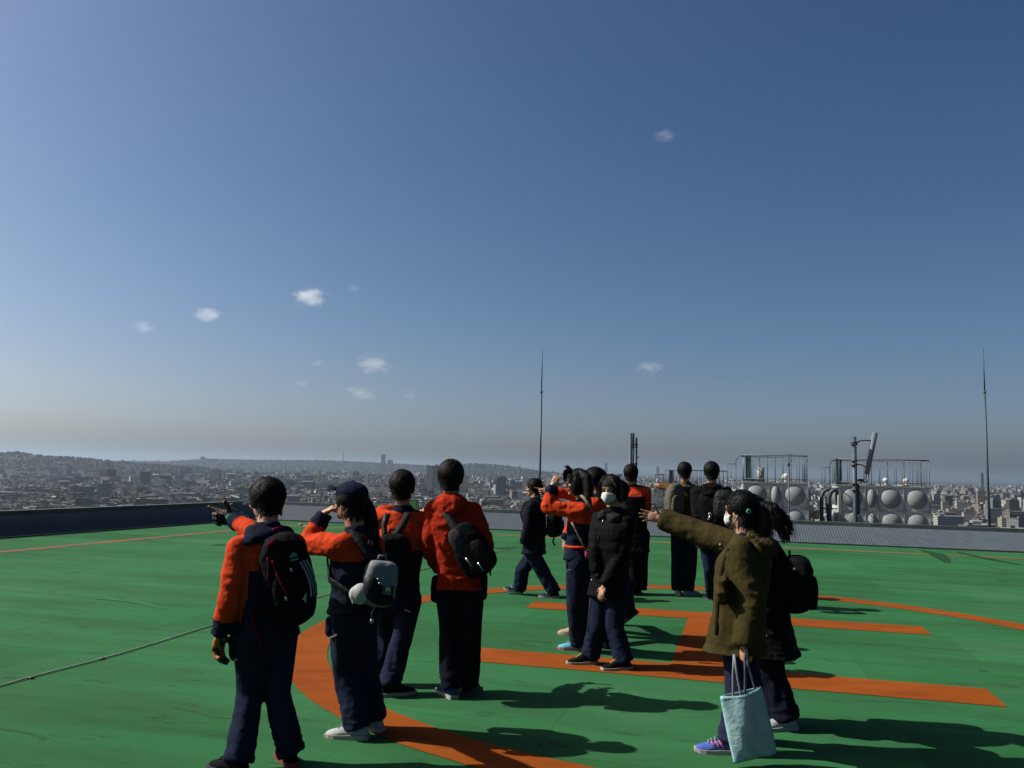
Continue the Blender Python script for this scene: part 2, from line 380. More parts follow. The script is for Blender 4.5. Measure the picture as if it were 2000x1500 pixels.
# ridges: (list of (px, height above city ground)), distance, thickness
RIDGES = [
    ([(-300, 92), (0, 98), (30, 102), (80, 90), (150, 84), (220, 66), (300, 56), (380, 46), (430, 30), (480, 8), (520, 0)], 5200, 620),
    ([(120, 0), (200, 60), (330, 70), (400, 108), (520, 112), (640, 124), (700, 120), (800, 100), (880, 84), (960, 60), (1040, 30), (1100, 0)], 9800, 1300),
    ([(820, 0), (880, 80), (915, 118), (960, 112), (1010, 92), (1060, 62), (1130, 30), (1200, 0)], 8000, 900),
]
for k, (pl, d, t) in enumerate(RIDGES): RIDGES[k] = (np.array([azim(p) for p, h in pl]), np.array([h for p, h in pl], float), d, t)
def terrain(X, Y):
    X = np.asarray(X, float); Y = np.asarray(Y, float); r = np.hypot(X, Y); a = np.arctan2(X, Y); z = np.zeros_like(r)
    P = np.stack([X / 700, Y / 700, X * 0], -1).reshape(-1, 3); n1 = vn(P, 3).reshape(r.shape)
    P = np.stack([X / 190, Y / 190, X * 0], -1).reshape(-1, 3); n2 = vn(P, 5).reshape(r.shape)
    for A, Hh, d, t in RIDGES:
        h = np.interp(a, A, Hh, left=Hh[0] if A[0] < azim(0) else 0, right=0)
        z = np.maximum(z, h * np.exp(-((r - d) / t) ** 2) * (1 + .04 * n1 + .015 * n2))
    return GZ + z + np.clip(n1, 0, 1) * 4 * np.clip((r - 900) / 2000, 0, 1)

def city_ground_material():
    m = bpy.data.materials.new('hazy_city_ground'); m.use_nodes = True; n, l = m.node_tree.nodes, m.node_tree.links
    b = n['Principled BSDF']; b.inputs['Roughness'].default_value = .95; b.inputs['Specular IOR Level'].default_value = .05
    tc = n.new('ShaderNodeTexCoord'); z = n.new('ShaderNodeTexNoise'); z.inputs['Scale'].default_value = .012; z.inputs['Detail'].default_value = 8; z.inputs['Roughness'].default_value = .75
    l.new(tc.outputs['Object'], z.inputs['Vector']); r = n.new('ShaderNodeValToRGB'); e = r.color_ramp.elements
    e[0].position = .35; e[0].color = (.012, .016, .017, 1); e[1].position = .8; e[1].color = (.05, .05, .052, 1)
    e.new(.52).color = (.022, .025, .026, 1); l.new(z.outputs[0], r.inputs[0]); l.new(r.outputs[0], b.inputs['Base Color']); return m
# terrain mesh in rings
rs = np.concatenate([np.linspace(30, 1200, 8), np.geomspace(1400, 15000, 90), np.geomspace(16000, 45000, 10)])
al = np.radians(np.linspace(-75, 75, 260))
RR, AA = np.meshgrid(rs, al, indexing='ij'); TX, TY = RR * np.sin(AA), RR * np.cos(AA); TZ = terrain(TX, TY)
me = bpy.data.meshes.new('city_ground'); nr, na = RR.shape
vv = np.stack([TX, TY, TZ], -1).reshape(-1, 3); ff = [(i * na + j, i * na + j + 1, (i + 1) * na + j + 1, (i + 1) * na + j) for i in range(nr - 1) for j in range(na - 1)]
me.from_pydata(vv.tolist(), [], ff); me.polygons.foreach_set('use_smooth', [True] * len(ff)); me.materials.append(city_ground_material())
o = bpy.data.objects.new('city_ground', me); COL.objects.link(o); tag(o, kind='structure')
# a plain sheet below it reaching all the way round to the horizon
b = MB(); b.add([(-46000, -46000, GZ - 4), (46000, -46000, GZ - 4), (46000, 46000, GZ - 4), (-46000, 46000, GZ - 4)], [(0, 1, 2, 3)])
tag(b.obj('ground', me.materials[0], smooth=False), kind='structure')

def ridge_amount(X, Y):
    return terrain(X, Y) - GZ

def colour_material(name, rough=.9, bands=False):
    m = bpy.data.materials.new(name); m.use_nodes = True; n, l = m.node_tree.nodes, m.node_tree.links
    b = n['Principled BSDF']; b.inputs['Roughness'].default_value = rough; b.inputs['Specular IOR Level'].default_value = .15
    at = n.new('ShaderNodeAttribute'); at.attribute_name = 'Col'; l.new(at.outputs['Color'], b.inputs['Base Color']); return m
M_town = colour_material('small_house_paint')
def bulk(name, V, Fc, C, m, label, kind='stuff', cat=None):
    """V (n,k,3) vertices per item, Fc faces of one item, C (n, len(Fc), 3) colours"""
    n, k, _ = V.shape; me = bpy.data.meshes.new(name); nf = len(Fc)
    fl = np.concatenate([np.array(f) for f in Fc]); ls = np.array([len(f) for f in Fc]); tot = len(fl)
    loops = (np.arange(n)[:, None] * k + fl[None, :]).ravel()
    me.vertices.add(n * k); me.vertices.foreach_set('co', V.ravel()); me.loops.add(n * tot); me.loops.foreach_set('vertex_index', loops.astype(np.int32))
    me.polygons.add(n * nf); st = np.concatenate([[0], np.cumsum(ls)[:-1]])
    me.polygons.foreach_set('loop_start', (np.arange(n)[:, None] * tot + st[None, :]).ravel().astype(np.int32))
    me.update(calc_edges=True); me.polygons.foreach_set('use_smooth', np.zeros(n * nf, bool))
    ca = me.color_attributes.new('Col', 'FLOAT_COLOR', 'CORNER')
    cc = np.ones((n, tot, 4)); cc[:, :, :3] = np.repeat(C, ls, axis=1); ca.data.foreach_set('color', cc.ravel())
    me.materials.append(m); me.validate(); o = bpy.data.objects.new(name, me); COL.objects.link(o)
    return tag(o, label, cat, kind=kind)
def scatter(n, r0, r1, p=1.0, seed=1, amax=36):
    g = np.random.default_rng(seed); t = g.random(n); r = (r0 ** p + t * (r1 ** p - r0 ** p)) ** (1 / p); a = np.radians(g.uniform(-amax, amax, n))
    return r * np.sin(a), r * np.cos(a), r, g
ROOFS = .5 * np.array([(.05, .055, .065), (.085, .085, .09), (.12, .075, .055), (.07, .09, .12), (.2, .19, .18), (.3, .3, .3), (.5, .5, .49), (.065, .05, .045), (.13, .13, .14)])
WALLS = .33 * np.array([(.55, .53, .49), (.42, .38, .32), (.34, .32, .3), (.7, .69, .66), (.25, .2, .16), (.5, .44, .36), (.32, .33, .35)])
def houses(n, r0, r1, p, seed, sz, hh, name, label, patch=.1, amax=36):
    X, Y, r, g = scatter(n, r0, r1, p, seed, amax)
    dens = vn(np.stack([X / 420, Y / 420, X * 0], -1), 8); keep = dens > -.25 + patch
    hill = ridge_amount(X, Y); keep &= ~((hill > 22) & (g.random(n) > .07)); X, Y, r = X[keep], Y[keep], r[keep]; n = len(X)
    blk = np.floor(X / 130) * 7.3 + np.floor(Y / 130) * 3.1; yaw = (blk % 1.57) * .5 - .26 + g.choice([0, math.pi / 2], n)
    w = g.uniform(*sz, n); d = g.uniform(*sz, n) * .85; h = g.uniform(*hh, n) * np.where(g.random(n) < .1, 1.7, 1); rf = g.uniform(.0, 2.6, n) * (g.random(n) < .75)
    z = terrain(X, Y) - 2
    c, s = np.cos(yaw), np.sin(yaw); V = np.zeros((n, 10, 3))
    cs = [(-.5, -.5), (.5, -.5), (.5, .5), (-.5, .5)]
    for i, (a, e) in enumerate(cs):
        for kk, zz in ((0, 0 * h), (4, h + 2)):
            V[:, kk + i, 0] = X + (a * w) * c - (e * d) * s; V[:, kk + i, 1] = Y + (a * w) * s + (e * d) * c; V[:, kk + i, 2] = z + zz
    for i, a in ((8, -.5), (9, .5)):
        V[:, i, 0] = X + a * w * c; V[:, i, 1] = Y + a * w * s; V[:, i, 2] = z + h + 2 + rf + .01
    Fc = [(0, 1, 5, 4), (1, 2, 6, 5), (2, 3, 7, 6), (3, 0, 4, 7), (4, 5, 9, 8), (6, 7, 8, 9), (5, 6, 9), (7, 4, 8)]
    wc = WALLS[g.integers(0, len(WALLS), n)] * (g.uniform(.45, 1.1, (n, 1)) + 1.1 * (g.random((n, 1)) < .09)); rc = ROOFS[g.choice(len(ROOFS), n, p=[.2, .17, .12, .1, .1, .08, .05, .1, .08])] * g.uniform(.7, 1.2, (n, 1))
    C = np.zeros((n, 8, 3)); C[:, :4] = wc[:, None]; C[:, 4:6] = rc[:, None]; C[:, 6:] = wc[:, None]
    return bulk(name, V, Fc, C, M_town, label)
houses(40000, 1150, 5000, 1.25, 21, (6, 11.5), (5.5, 8.5), 'small_houses', 'packed small houses with dark and grey roofs spreading over the plain below')
houses(26000, 4800, 14000, 1.0, 22, (12, 26), (7, 15), 'far_houses', 'far hazy specks of houses reaching to the horizon', .0)
# mid-rise blocks too many to tell apart, behind the individual ones
houses(1500, 2600, 9000, 1.3, 23, (16, 38), (14, 30), 'far_blocks', 'hazy mid-rise blocks scattered among the far houses', .0)

# trees between the houses: one uneven mass of leaf clumps
M_tree = colour_material('city_tree_leaves', .95)
def tree_mass(n, r0, r1, p, seed, sz, name, label, on_ridge=False):
    X, Y, r, g = scatter(n, r0, r1, p, seed)
    if on_ridge:
        k = ridge_amount(X, Y) > 18
    else:
        k = vn(np.stack([X / 260, Y / 260, X * 0], -1), 12) > .05
    X, Y, r = X[k], Y[k], r[k]; n = len(X)
    bm_ = bmesh.new(); bmesh.ops.create_icosphere(bm_, subdivisions=1, radius=1); base = np.array([v.co[:] for v in bm_.verts]); Fc = [tuple(v.index for v in f.verts) for f in bm_.faces]; bm_.free()
    s = g.uniform(*sz, n); V = base[None] * (1 + .35 * g.uniform(-1, 1, (n, len(base), 1))) * s[:, None, None] * np.array([1, 1, .8])
    V[:, :, 0] += X[:, None]; V[:, :, 1] += Y[:, None]; V[:, :, 2] += (terrain(X, Y) + s * .4)[:, None]
    T = (.24 if on_ridge else .38) * np.array([(.030, .038, .018), (.045, .042, .026), (.06, .045, .03), (.02, .03, .018), (.05, .055, .025)])
    C = np.repeat((T[g.integers(0, 5, n)] * g.uniform(.7, 1.3, (n, 1)))[:, None], len(Fc), axis=1)
    return bulk(name, V, Fc, C, M_tree, label)
tree_mass(14000, 1150, 5200, 1.1, 31, (3, 8), 'tree_clumps', 'bare and evergreen tree clumps between the small houses')
tree_mass(46000, 3600, 12500, 1.0, 32, (5, 10), 'hill_woods', 'dark woods covering the low hills at left and centre', True)

# individual buildings ------------------------------------------------------------
def facade_material(name, wall, win, fl=3.1, frac=.45, colw=3.4, seed=0.):
    m = bpy.data.materials.new(name); m.use_nodes = True; n, l = m.node_tree.nodes, m.node_tree.links
    b = n['Principled BSDF']; b.inputs['Roughness'].default_value = .75; b.inputs['Specular IOR Level'].default_value = .2
    g = n.new('ShaderNodeNewGeometry'); sx = n.new('ShaderNodeSeparateXYZ'); tc = n.new('ShaderNodeTexCoord'); l.new(tc.outputs['Object'], sx.inputs[0])
    def mth(op, a, b_=None):
        q = n.new('ShaderNodeMath'); q.operation = op
        for i, v in enumerate((a, b_)):
            if v is None: continue
            if isinstance(v, (int, float)): q.inputs[i].default_value = v
            else: l.new(v, q.inputs[i])
        return q.outputs[0]
    zf = mth('FRACT', mth('DIVIDE', sx.outputs[2], fl)); bandz = mth('GREATER_THAN', zf, 1 - frac)
    xy = mth('ADD', sx.outputs[0], sx.outputs[1]); xf = mth('FRACT', mth('DIVIDE', xy, colw)); bandx = mth('GREATER_THAN', xf, .22)
    sn = n.new('ShaderNodeSeparateXYZ'); l.new(g.outputs['True Normal'], sn.inputs[0]); side = mth('LESS_THAN', sn.outputs[2], .5)
    f = mth('MULTIPLY', mth('MULTIPLY', bandz, bandx), side)
    mx = n.new('ShaderNodeMix'); mx.data_type = 'RGBA'; l.new(f, mx.inputs[0]); mx.inputs[6].default_value = (*[.36 * q for q in wall], 1); mx.inputs[7].default_value = (*[.3 * q for q in win], 1)
    l.new(mx.outputs[2], b.inputs['Base Color']); return m
FAC = {
    'white': facade_material('white_facade', (.62, .61, .57), (.12, .13, .15), 3.1, .42),
    'cream': facade_material('cream_facade', (.56, .5, .38), (.1, .1, .1), 3.1, .4),
    'brown': facade_material('brown_facade', (.2, .14, .1), (.42, .39, .34), 3.1, .3),
    'grey': facade_material('grey_facade', (.3, .3, .3), (.07, .08, .1), 3.2, .45),
    'dark': facade_material('dark_facade', (.05, .055, .065), (.11, .12, .14), 3.2, .5),
    'tan': facade_material('tan_facade', (.36, .29, .22), (.08, .08, .09), 3.0, .42),
}
M_roofs = {'light': mat('light_flat_roof', (.33, .33, .31), .8, .2, .1), 'mid': mat('mid_flat_roof', (.13, .135, .13), .8, .2, .1), 'dark': mat('dark_flat_roof', (.04, .045, .05), .8, .2, .1), 'blue': mat('blue_metal_roof', (.07, .11, .16), .6, .2, .1)}
def block_mesh(w, d, h, style, fac, roof):
    """origin at the ground centre; returns [(part name, MB, material)]"""
    body, rf, ex = MB(), MB(), MB()
    if style == 'slab':
        body.box((0, 0, h / 2), (w, d, h)); rf.box((0, 0, h + .3), (w + .6, d + .6, .6)); ex.box((-w * .3, 0, h + 2.1), (w * .14, d * .5, 3))
    elif style == 'tower':
        body.box((0, 0, h / 2), (w, d, h)); rf.box((0, 0, h + .4), (w * 1.04, d * 1.04, .8)); ex.box((0, 0, h + 3.2), (w * .5, d * .5, 4.8))
    elif style == 'step':
        body.box((-w * .18, 0, h / 2), (w * .64, d, h)); body.box((w * .32, .01, h * .33), (w * .36, d * .96, h * .66))
        rf.box((-w * .18, 0, h + .3), (w * .64 + .6, d + .6, .6)); rf.box((w * .325, 0, h * .66 + .3), (w * .35, d, .6)); ex.box((-w * .2, 0, h + 2), (w * .15, d * .4, 2.8))
    elif style == 'hall':
        body.box((0, 0, h / 2), (w, d, h)); n = 10; R = []
        for x in (-w / 2 - .4, w / 2 + .4): R.append([Vector((x, -d / 2 * math.cos(math.pi * i / n) * 1.02, h + .05 + math.sin(math.pi * i / n) * d * .13)) for i in range(n + 1)])
        rf.loft(R)
        ex.box((0, 0, h + d * .13), (w * .6, 1.6, 1.2))
    elif style == 'school':
        body.box((0, 0, h / 2), (w, d, h)); body.box((-w * .4, d * 1.2, h / 2), (w * .2, d * 1.4, h)); rf.box((0, 0, h + .3), (w + .8, d + .8, .6)); rf.box((-w * .4, d * 1.25, h + .3), (w * .2 + .8, d * 1.28, .6)); ex.box((w * .35, 0, h + 1.9), (w * .1, d * .7, 2.6))
    return [('wall', body, FAC[fac]), ('roof', rf, M_roofs[roof]), ('roof_housing', ex, M_roofs['mid'])]
PROTO = {}
def building(key, w, d, h, style, fac, roof, loc, yaw, name, label, cat, group=None):
    t = thing(name, loc, label, cat, group); t.rotation_euler = (0, 0, yaw)
    if key not in PROTO:
        ms = []
        for pn, mb, mm in block_mesh(w, d, h, style, fac, roof):
            o = mb.obj(pn, mm, None, smooth=False); o.parent = t; ms.append(o)
        PROTO[key] = (ms, w, h)
    else:
        for src in PROTO[key][0]:
            o = src.copy(); COL.objects.link(o); o.parent = t
    return t
KINDS = [
    ('slab_white', 46, 13, 20, 'slab', 'white', 'light', 'apartment_block', 'white'), ('slab_cream', 40, 12, 17, 'slab', 'cream', 'mid', 'apartment_block', 'cream'),
    ('slab_brown', 44, 14, 23, 'slab', 'brown', 'mid', 'apartment_block', 'brown'), ('slab_grey', 34, 13, 20, 'slab', 'grey', 'dark', 'apartment_block', 'grey'),
    ('tower_grey', 22, 20, 38, 'tower', 'grey', 'mid', 'apartment_tower', 'grey'), ('tower_white', 20, 19, 34, 'tower', 'white', 'light', 'apartment_tower', 'white'),
    ('step_tan', 34, 15, 20, 'step', 'tan', 'mid', 'stepped_building', 'tan'), ('step_white', 30, 14, 16, 'step', 'white', 'light', 'stepped_building', 'white'),
    ('hall_light', 48, 28, 9, 'hall', 'white', 'light', 'hall_building', 'pale'), ('hall_blue', 42, 24, 8, 'hall', 'grey', 'blue', 'hall_building', 'blue-roofed'),
    ('school', 64, 13, 14, 'school', 'cream', 'mid', 'school_building', 'cream'), ('tower_dark', 22, 20, 36, 'tower', 'dark', 'dark', 'apartment_tower', 'dark'),
]
LBL = {'apartment_block': 'long {} apartment block with a flat roof among the small houses', 'apartment_tower': '{} apartment tower rising out of the small houses',
       'stepped_building': 'stepped {} building in the packed town', 'hall_building': 'low {} hall with a curved roof among the small houses', 'school_building': 'long cream school building with a rear wing in the town'}
taken = []
def place_city(n, seed):
    g = random.Random(seed); c = 0
    while c < n:
        t = g.random(); r = 1230 + (t ** 1.6) * 4200; a = math.radians(g.uniform(-33, 33)); x, y = r * math.sin(a), r * math.cos(a)
        if any((x - q[0]) ** 2 + (y - q[1]) ** 2 < q[2] ** 2 for q in taken): continue
        if float(ridge_amount(np.array([x]), np.array([y]))[0]) > 20: continue
        k = g.choices(KINDS, weights=[12, 10, 10, 9, 4, 4, 9, 10, 6, 5, 6, 3])[0]
        if r < 1700 and k[3] > 24: continue
        if math.degrees(a) < -6 and g.random() < .5: continue
        yaw = g.uniform(-.35, .35) + (math.pi / 2 if g.random() < .25 else 0)
        building(k[0], *k[1:7], (x, y, float(terrain(np.array([x]), np.array([y]))[0]) - 1), yaw, k[7], LBL[k[7]].format(k[8]), 'building', f'{k[8]} {k[7].replace("_", " ")}s in the far town')
        taken.append((x, y, 45 + r * .008)); c += 1
def landmark(px, top, wpx, dist, style, fac, roof, name, label, cat='building', depth=None, yaw=0.):
    p = W(px, top, dist); x, y = p.x, p.y; g0 = float(terrain(np.array([x]), np.array([y]))[0]) - 1; h = p.z - g0; w = wpx * dist / F_PX
    taken.append((x, y, w * .8 + 15)); d = depth or w * .8
    building('L' + str(px), w, d, h, style, fac, roof, (x, y, g0), math.radians(-10) + yaw, name, label, cat)
# landmarks seen in the photograph
for a in (
    (749, 888, 7, 8600, 'tower', 'dark', 'dark', 'skyscraper', 'tallest slender skyscraper on the skyline above the centre-left hills'),
    (762, 899, 9, 8300, 'tower', 'grey', 'mid', 'office_tower', 'stubby office tower just right of the tallest skyscraper'),
    (207, 902, 12, 4300, 'tower', 'dark', 'dark', 'apartment_tower', 'dark tower standing before the wooded ridge at left'),
    (424, 921, 14, 3300, 'tower', 'tan', 'dark', 'apartment_tower', 'twin-toned brown tower above the pointing gloved hand'),
    (397, 892, 8, 9300, 'step', 'dark', 'dark', 'hilltop_building', 'dark block alone on the far hilltop at left'),
    (260, 921, 9, 3900, 'slab', 'dark', 'dark', 'apartment_block', 'small dark block before the wooded ridge at left'),
    (841, 910, 13, 3100, 'slab', 'tan', 'mid', 'apartment_tower', 'tan slab tower left of the tall boy in the red hoodie'),
    (853, 910, 9, 3200, 'tower', 'dark', 'dark', 'apartment_tower', 'dark tower touching the tan slab tower behind the red hoodie'),
    (826, 956, 14, 2200, 'tower', 'brown', 'dark', 'apartment_tower', 'brown tower with dark cap between the two boys at centre-left'),
    (842, 958, 11, 2150, 'tower', 'dark', 'dark', 'apartment_tower', 'dark tower beside the brown one left of the red hoodie'),
    (910, 929, 7, 3500, 'tower', 'tan', 'mid', 'apartment_tower', 'narrow tan tower right of the head of the tall boy'),
    (980, 932, 16, 2500, 'tower', 'dark', 'dark', 'office_tower', 'dark glass office tower left of the walking boy'),
    (945, 949, 18, 2300, 'slab', 'white', 'light', 'white_block', 'white flat-roofed block left of the dark glass office tower'),
    (1030, 934, 17, 2600, 'slab', 'white', 'light', 'white_block', 'white slab block just behind the head of the walking boy'),
    (945, 965, 9, 1900, 'tower', 'white', 'light', 'apartment_tower', 'pale narrow tower at the shoulder of the red hoodie'),
    (1015, 910, 4, 9500, 'tower', 'grey', 'mid', 'far_tower', 'faint grey far tower left of the thin lightning mast'),
    (917, 905, 4, 8200, 'tower', 'dark', 'dark', 'hill_tower', 'small tower on the crest of the hill behind the red hoodie'),
    (1184, 905, 5, 9000, 'tower', 'grey', 'mid', 'far_tower', 'faint slender far tower left of the twin antenna cylinders'),
    (1285, 912, 6, 9600, 'tower', 'grey', 'mid', 'far_tower', 'faint far tower right of the twin antenna cylinders'),
    (1918, 924, 4, 5200, 'tower', 'dark', 'dark', 'chimney_tower', 'slim dark chimney-like tower beside the right lightning mast'),
    (1914, 960, 12, 2600, 'tower', 'tan', 'mid', 'apartment_tower', 'tan tower behind the foot of the right lightning mast'),
    (1936, 972, 12, 2300, 'tower', 'tan', 'mid', 'apartment_tower', 'stubby olive-tan tower just right of the right lightning mast'),
    (1845, 980, 11, 1900, 'slab', 'cream', 'light', 'cream_block', 'cream block right of the grey panel tanks'),
    (1874, 981, 14, 1850, 'slab', 'white', 'light', 'white_block', 'white banded block between the tanks and the right mast'),
    (1888, 1001, 14, 1500, 'tower', 'white', 'mid', 'apartment_tower', 'white and blue striped tower low down between tanks and right mast'),
    (1852, 1001, 22, 1600, 'slab', 'tan', 'mid', 'apartment_block', 'tan block low down right of the grey panel tanks'),
    (1940, 994, 27, 1750, 'slab', 'grey', 'mid', 'apartment_block', 'long grey apartment block behind the right mast'),
    (1982, 999, 34, 1650, 'slab', 'brown', 'mid', 'apartment_block', 'long brown apartment block at the right edge of the view'),
    (1966, 1012, 25, 1450, 'slab', 'cream', 'light', 'cream_block', 'cream three-storey block low at the right edge'),
    (1906, 1018, 17, 1400, 'hall', 'white', 'light', 'hall_building', 'white-roofed hall at the foot of the right mast'),
    (1100, 950, 26, 2500, 'slab', 'grey', 'mid', 'apartment_block', 'grey block seen between the raised arm and the pointing hand'),
    (1275, 965, 16, 2100, 'slab', 'white', 'light', 'white_block', 'white block behind the hand of the boy in brown'),
    (180, 960, 30, 1900, 'hall', 'grey', 'blue', 'hall_building', 'blue-roofed hall among houses above the dark left guard'),
    (372, 963, 20, 1800, 'slab', 'white', 'light', 'white_block', 'white block above the dark left guard near the gloved hand'),
    (290, 967, 36, 1750, 'slab', 'grey', 'mid', 'apartment_block', 'low grey block above the dark left guard'),
): landmark(*a)
# lattice broadcasting mast on the far hill
pm = W(671, 876, 9000); mb = MB(); g0 = float(terrain(np.array([pm.x]), np.array([pm.y]))[0]); hh = pm.z - g0
M_mast = mat('pale_lattice_steel', (.3, .3, .32), .6)
for sx_, sy_ in ((-1, -1), (1, -1), (1, 1), (-1, 1)): mb.tube([(pm.x + sx_ * 9, pm.y + sy_ * 9, g0), (pm.x + sx_ * 1.5, pm.y + sy_ * 1.5, g0 + hh * .7), (pm.x, pm.y, g0 + hh)], [2, 1.2, .8], 5)
for k in range(9):
    z = k / 9 * .7; s_ = 9 * (1 - z / .7) + 1.5 * z / .7
    mb.box((pm.x, pm.y, g0 + hh * z), (2 * s_, 2 * s_, 1.2))
tag(mb.obj('broadcast_mast', M_mast, smooth=False, origin=(pm.x, pm.y, g0)), 'faint lattice broadcasting mast on the far centre-left hill', 'mast')
place_city(255, 5)

# clouds ---------------------------------------------------------------------------
def cloud_material(dens, sx):
    m = bpy.data.materials.new('cloud_vapour'); m.use_nodes = True; n, l = m.node_tree.nodes, m.node_tree.links
    n.remove(n['Principled BSDF']); v = n.new('ShaderNodeVolumePrincipled'); l.new(v.outputs[0], n['Material Output'].inputs['Volume'])
    v.inputs['Color'].default_value = (.93, .95, .97, 1); v.inputs['Anisotropy'].default_value = .2
    tc = n.new('ShaderNodeTexCoord'); ln = n.new('ShaderNodeVectorMath'); ln.operation = 'LENGTH'; l.new(tc.outputs['Object'], ln.inputs[0])
    z = n.new('ShaderNodeTexNoise'); z.inputs['Scale'].default_value = 1.7; z.inputs['Detail'].default_value = 7; z.inputs['Roughness'].default_value = .62
    ad = n.new('ShaderNodeVectorMath'); ad.operation = 'ADD'; ad.inputs[1].default_value = (sx, sx * .3, 0); l.new(tc.outputs['Object'], ad.inputs[0]); l.new(ad.outputs[0], z.inputs['Vector'])
    a = n.new('ShaderNodeMath'); a.operation = 'MULTIPLY_ADD'; a.inputs[1].default_value = 2.7; l.new(z.outputs[0], a.inputs[0])
    s = n.new('ShaderNodeMath'); s.operation = 'MULTIPLY'; s.inputs[1].default_value = -1.25; l.new(ln.outputs['Value'], s.inputs[0]); l.new(s.outputs[0], a.inputs[2])
    r = n.new('ShaderNodeMapRange'); r.inputs[1].default_value = .5; r.inputs[2].default_value = 1.35; r.inputs[4].default_value = dens; l.new(a.outputs[0], r.inputs[0]); l.new(r.outputs[0], v.inputs['Density'])
    return m
CL = [(605, 581, 36, 17, .011, 'brightest small puffy white cloud at left'), (405, 615, 30, 14, .008, 'white puff left of the brightest small cloud'), (279, 640, 24, 13, .0035, 'faint wisp leftmost of the small clouds'),
      (690, 563, 14, 8, .003, 'tiny faint wisp right of the brightest small cloud'), (732, 711, 42, 16, .007, 'wide flat white cloud low at centre-left'), (707, 768, 34, 12, .0035, 'faint low cloud under the wide flat one'),
      (800, 770, 18, 10, .003, 'faint small cloud low and right of the wide flat one'), (622, 708, 18, 9, .0025, 'barely visible puff left of the wide flat cloud'), (590, 750, 18, 8, .002, 'barely visible low puff at centre-left'),
      (1270, 718, 32, 12, .0035, 'faint flat cloud right of the thin lightning mast'), (1296, 266, 28, 11, .0028, 'lone faint wisp high in the blue at right')]
for k, (px, py, rx, rz_, dn, lb) in enumerate(CL):
    D = 9000; c = W(px, py, D); s = D / F_PX
    bm_ = bmesh.new(); bmesh.ops.create_icosphere(bm_, subdivisions=3, radius=1.25); me = bpy.data.meshes.new('cloud'); bm_.to_mesh(me); bm_.free()
    me.materials.append(cloud_material(dn * .5, 3.7 * k + 1)); o = bpy.data.objects.new('cloud', me); COL.objects.link(o); o.location = c
    o.scale = (rx * 1.25 * s, rx * s, rz_ * 1.6 * s); o.rotation_euler = (0, ROLL * 1.0, 0)
    tag(o, lb, 'cloud', 'small clouds')
# haze: the air itself, a closed even volume
m = bpy.data.materials.new('haze_air'); m.use_nodes = True; n, l = m.node_tree.nodes, m.node_tree.links
n.remove(n['Principled BSDF']); v = n.new('ShaderNodeVolumePrincipled'); l.new(v.outputs[0], n['Material Output'].inputs['Volume'])
v.inputs['Color'].default_value = (.36, .45, .54, 1); v.inputs['Density'].default_value = 6.2e-5; v.inputs['Anisotropy'].default_value = .45
b = MB(); b.box((0, 0, (GZ - 5 + 265) / 2), (93000, 93000, 265 - GZ + 5)); hz = tag(b.obj('haze', m, smooth=False), 'pale blue haze in the air over the town', kind='stuff')
